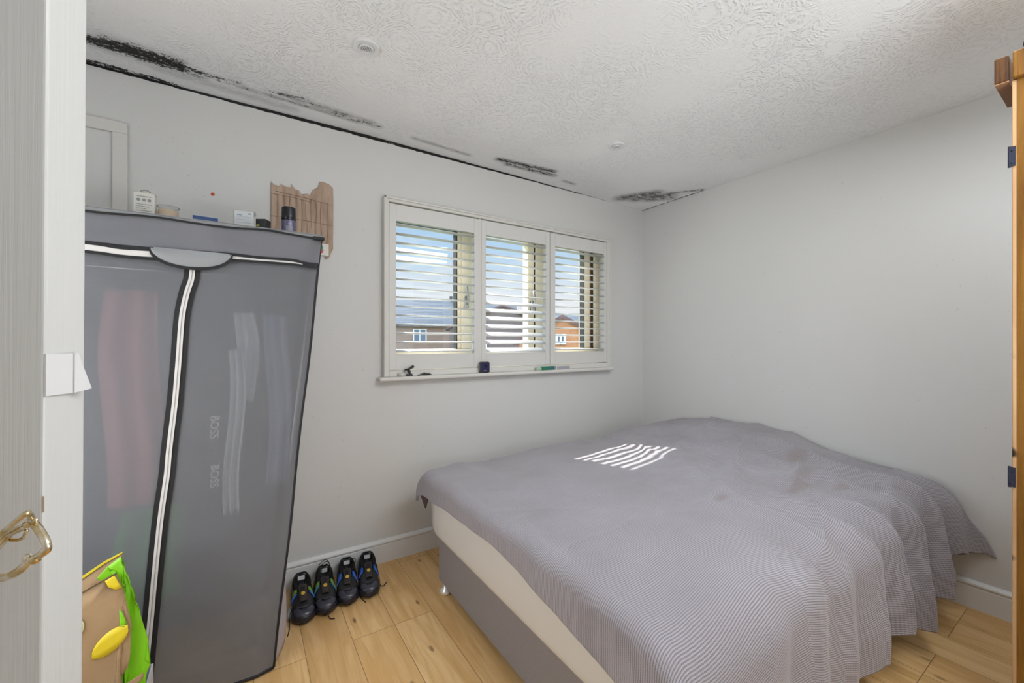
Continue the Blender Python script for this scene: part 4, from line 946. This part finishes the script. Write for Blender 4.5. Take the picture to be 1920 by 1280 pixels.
    for k_ in range(4):
        s_ = .50 + .045 * k_; z_ = hgt(s_) + .010 - .002 * k_
        tube(bm, catmull([(-.022, -s_ * Lh, z_ - .010), (0, -s_ * Lh - .004, z_ + .004), (.022, -s_ * Lh, z_ - .010)], 5), .0016, 6)
    mesh_obj('laces', bm, 'lace', t, sm=True)
    for P in side:
        bm = bmesh.new(); tube(bm, catmull(P, 8), .0019, 6); mesh_obj('lace_end', bm, 'lace', t, sm=True)
    if whiteflash:
        bm = bmesh.new(); P = [Vector((-(half(s_) + .006), -s_ * Lh, .012 + .006 * math.sin(i))) for i, s_ in enumerate((.52, .60, .68, .76))]
        tube(bm, P, .0105, 10); mesh_obj('white_sidewall', bm, 'shoe_white', t, sm=True)
    return t
def rot(hx, hy, tx, ty): return math.atan2(tx - hx, -(ty - hy))
shoes = [((.566, 2.338), (.510, 2.048)), ((.459, 2.335), (.408, 2.042)), ((.345, 2.320), (.312, 2.026)), ((.238, 2.308), (.222, 2.010))]
a = shoes[0]; shoe('trainer', 'black and blue trainer nearest the bed, lace trailing to its right', (a[0][0], a[0][1], 0), rot(*a[0], *a[1]), 'shoe_blue', 'shoe_blue',
     [[(.020, -.14, .095), (.038, -.13, .09), (.052, -.155, .03), (.056, -.19, .004), (.072, -.20, .003), (.088, -.175, .003)], [(-.020, -.13, .098), (-.040, -.16, .06), (-.046, -.21, .02), (-.04, -.26, .003), (-.02, -.31, .003)]])
a = shoes[1]; shoe('trainer', 'black and blue trainer, second from the bed in the row', (a[0][0], a[0][1], 0), rot(*a[0], *a[1]), 'shoe_blue', 'shoe_blue',
     [[(.020, -.14, .095), (.035, -.11, .10), (.042, -.06, .105), (.032, -.045, .107), (.030, -.07, .10)]])
a = shoes[2]; shoe('trainer', 'black and green trainer with bunched laces over its collar', (a[0][0], a[0][1], 0), rot(*a[0], *a[1]), 'shoe_green', 'shoe_teal',
     [[(-.02, -.12, .1), (-.018, -.06, .118), (.012, -.035, .128), (.028, -.06, .112), (.02, -.12, .1)], [(-.022, -.12, .1), (-.024, -.05, .12), (.006, -.022, .132), (.026, -.045, .115), (.024, -.11, .1)], [(-.016, -.12, .1), (-.01, -.07, .115), (.01, -.05, .122), (.02, -.07, .112)], [(.0, -.26, .055), (.006, -.29, .02), (.014, -.315, .004), (.034, -.325, .003)]])
a = shoes[3]; shoe('trainer', 'black and green trainer partly behind the fabric wardrobe, white sole flash', (a[0][0], a[0][1], 0), rot(*a[0], *a[1]), 'shoe_green', 'shoe_blue',
     [[(-.030, -.2, .08), (-.055, -.23, .03), (-.058, -.28, .003), (-.066, -.33, .003)]], whiteflash=True)

# ------------------------------------------------------------------ outside: ground and houses
struct(mesh_obj('ground', bx(-60, 120, 4, 130, -3.2, -3.0), 'grass'), 'ground outside', 'ground')
def polar(az, dist): return Vector((math.cos(R(az)) * dist, math.sin(R(az)) * dist, 0))
def house(name, label, az, dist, w_, dep, eave, ridge, gable_front, wall_m, roof_m, yaw, wins, group='houses seen through the shutters'):
    t = empty(name, label, 'house', tuple(polar(az, dist)), R(yaw), group); t.location.z = -3.0
    E_, G_ = eave + 3, ridge + 3
    bm = bmesh.new()
    if gable_front: prism(bm, [(-w_ / 2, 0), (w_ / 2, 0), (w_ / 2, E_), (0, G_ - .1), (-w_ / 2, E_)], 0, dep)
    else:
        A = [bm.verts.new((-w_ / 2, y, z)) for y, z in ((0, 0), (dep, 0), (dep, E_), (dep / 2, G_ - .1), (0, E_))]; B = [bm.verts.new((w_ / 2, y, z)) for y, z in ((0, 0), (dep, 0), (dep, E_), (dep / 2, G_ - .1), (0, E_))]
        for i in range(5): bm.faces.new((A[i], A[(i + 1) % 5], B[(i + 1) % 5], B[i]))
        bm.faces.new(A[::-1]); bm.faces.new(B)
    mesh_obj('walls', bm, wall_m, t)
    bm = bmesh.new(); ov = .25
    if gable_front:
        for s_ in (-1, 1):
            sl = (G_ - E_) / (w_ / 2); xe = s_ * (w_ / 2 + ov)
            P = [(0, G_), (xe, E_ - sl * ov), (xe, E_ - sl * ov - .15), (0, G_ - .17)]; prism(bm, P, -ov * .4, dep + ov)
    else:
        for (y1, s_) in ((-ov, 1), (dep + ov, -1)):
            sl = (G_ - E_) / (dep / 2); ze = E_ - sl * ov
            A = [bm.verts.new((-w_ / 2 - ov, y, z)) for y, z in ((dep / 2, G_), (y1, ze), (y1, ze - .15), (dep / 2, G_ - .17))]; B = [bm.verts.new((w_ / 2 + ov, y, z)) for y, z in ((dep / 2, G_), (y1, ze), (y1, ze - .15), (dep / 2, G_ - .17))]
            for i in range(4): bm.faces.new((A[i], A[(i + 1) % 4], B[(i + 1) % 4], B[i]))
            bm.faces.new(A[::-1]); bm.faces.new(B)
    rf = mesh_obj('roof', bm, roof_m, t)
    for (x, z, ww, hh) in wins:
        bm = bmesh.new(); frm(bm, x - ww / 2, x + ww / 2, z + 3 - hh / 2, z + 3 + hh / 2, .09, -.06, .02); box(bm, x - .04, x + .04, -.06, .02, z + 3 - hh / 2, z + 3 + hh / 2)
        wf = mesh_obj('window', bm, 'white_upvc', t); mesh_obj('pane', bx(x - ww / 2, x + ww / 2, -.01, .01, z + 3 - hh / 2, z + 3 + hh / 2), 'house_glass', wf)
    return t, rf
E0 = 1.246
h1, rf = house('terraced_house', 'long brown brick terrace with grey tiled roof seen through the left shutter', 71.5, 42, 23, 8, E0 + 1.9, E0 + 4.6, False, 'brick_red', 'slate', 71.5 - 90 - 4, [(-6.6, E0 + .7, 1.3, 1.3), (-2.6, E0 + .7, 1.3, 1.3), (1.4, E0 + .7, 1.3, 1.3), (5.4, E0 + .7, 1.3, 1.3)])
bm = bmesh.new()
for x in (-5.4, -3.2, 4.6): box(bm, x - .16, x + .16, 3.9, 4.2, E0 + 7.4, E0 + 8.1)
mesh_obj('chimney_pot', bm, 'slate_dark', rf)
h2, rf = house('gabled_house', 'dark brick house with dark tiled gable seen through the middle shutter', 58.3, 26, 6.7, 6, E0 + 1.0, E0 + 2.4, True, 'brick_dark', 'slate_dark', 58.3 - 90, [(-1.5, E0 - .4, 1.0, 1.0)])
bm = bmesh.new()
for s_ in (-1, 1): prism(bm, [(0, E0 + 5.42), (s_ * 3.5, E0 + 3.95), (s_ * 3.5, E0 + 3.83), (0, E0 + 5.3)], -.14, -.1)
mesh_obj('barge_board', bm, 'terracotta', rf)
h3, rf = house('orange_brick_house', 'orange brick gabled house with small white window seen through the right shutter', 50.0, 16, 3.35, 4, E0 + .18, E0 + 1.08, True, 'brick_orange', 'terracotta', 50 - 90, [(-.07, E0 + .13, .40, .40)])
h4, rf = house('slate_roofed_house', 'grey slate roofed house behind the orange brick gable', 45.5, 36, 11, 7, E0 + .8, E0 + 2.75, False, 'brick_orange', 'slate', 46.5 - 90, [])
def tree(az, dist, z, s_, label):
    t = empty('tree', label, 'tree', tuple(polar(az, dist)), 0); t.location.z = -3
    bm = bmesh.new(); tube(bm, [Vector((0, 0, 0)), Vector((.1, 0, 2)), Vector((0, 0, z + 3))], .15, 8)
    for i in range(14):
        a = random.uniform(0, 6.28); tube(bm, [Vector((0, 0, z + 2.2 + .05 * i)), Vector((math.cos(a) * s_ * .5, math.sin(a) * s_ * .5, z + 3 + s_ * random.uniform(0, .7)))], .035, 5)
    mesh_obj('trunk', bm, 'bark', t)
    bm = bmesh.new()
    for i in range(420):
        p = Vector((random.gauss(0, s_ * .32), random.gauss(0, s_ * .32), z + 3.1 + random.gauss(0, s_ * .28))); q = Matrix.Rotation(random.uniform(0, 6), 3, Vector((random.random(), random.random(), random.random() + .1)).normalized())
        bm.faces.new([bm.verts.new(p + q @ Vector(c_)) for c_ in ((-.06, 0, 0), (0, -.03, .02), (.07, 0, 0), (0, .04, .02))])
    mesh_obj('foliage', bm, 'leaf', t)
tree(64.0, 62, E0 + 4.6, 2.6, 'small bushy tree beside the long terrace roof')
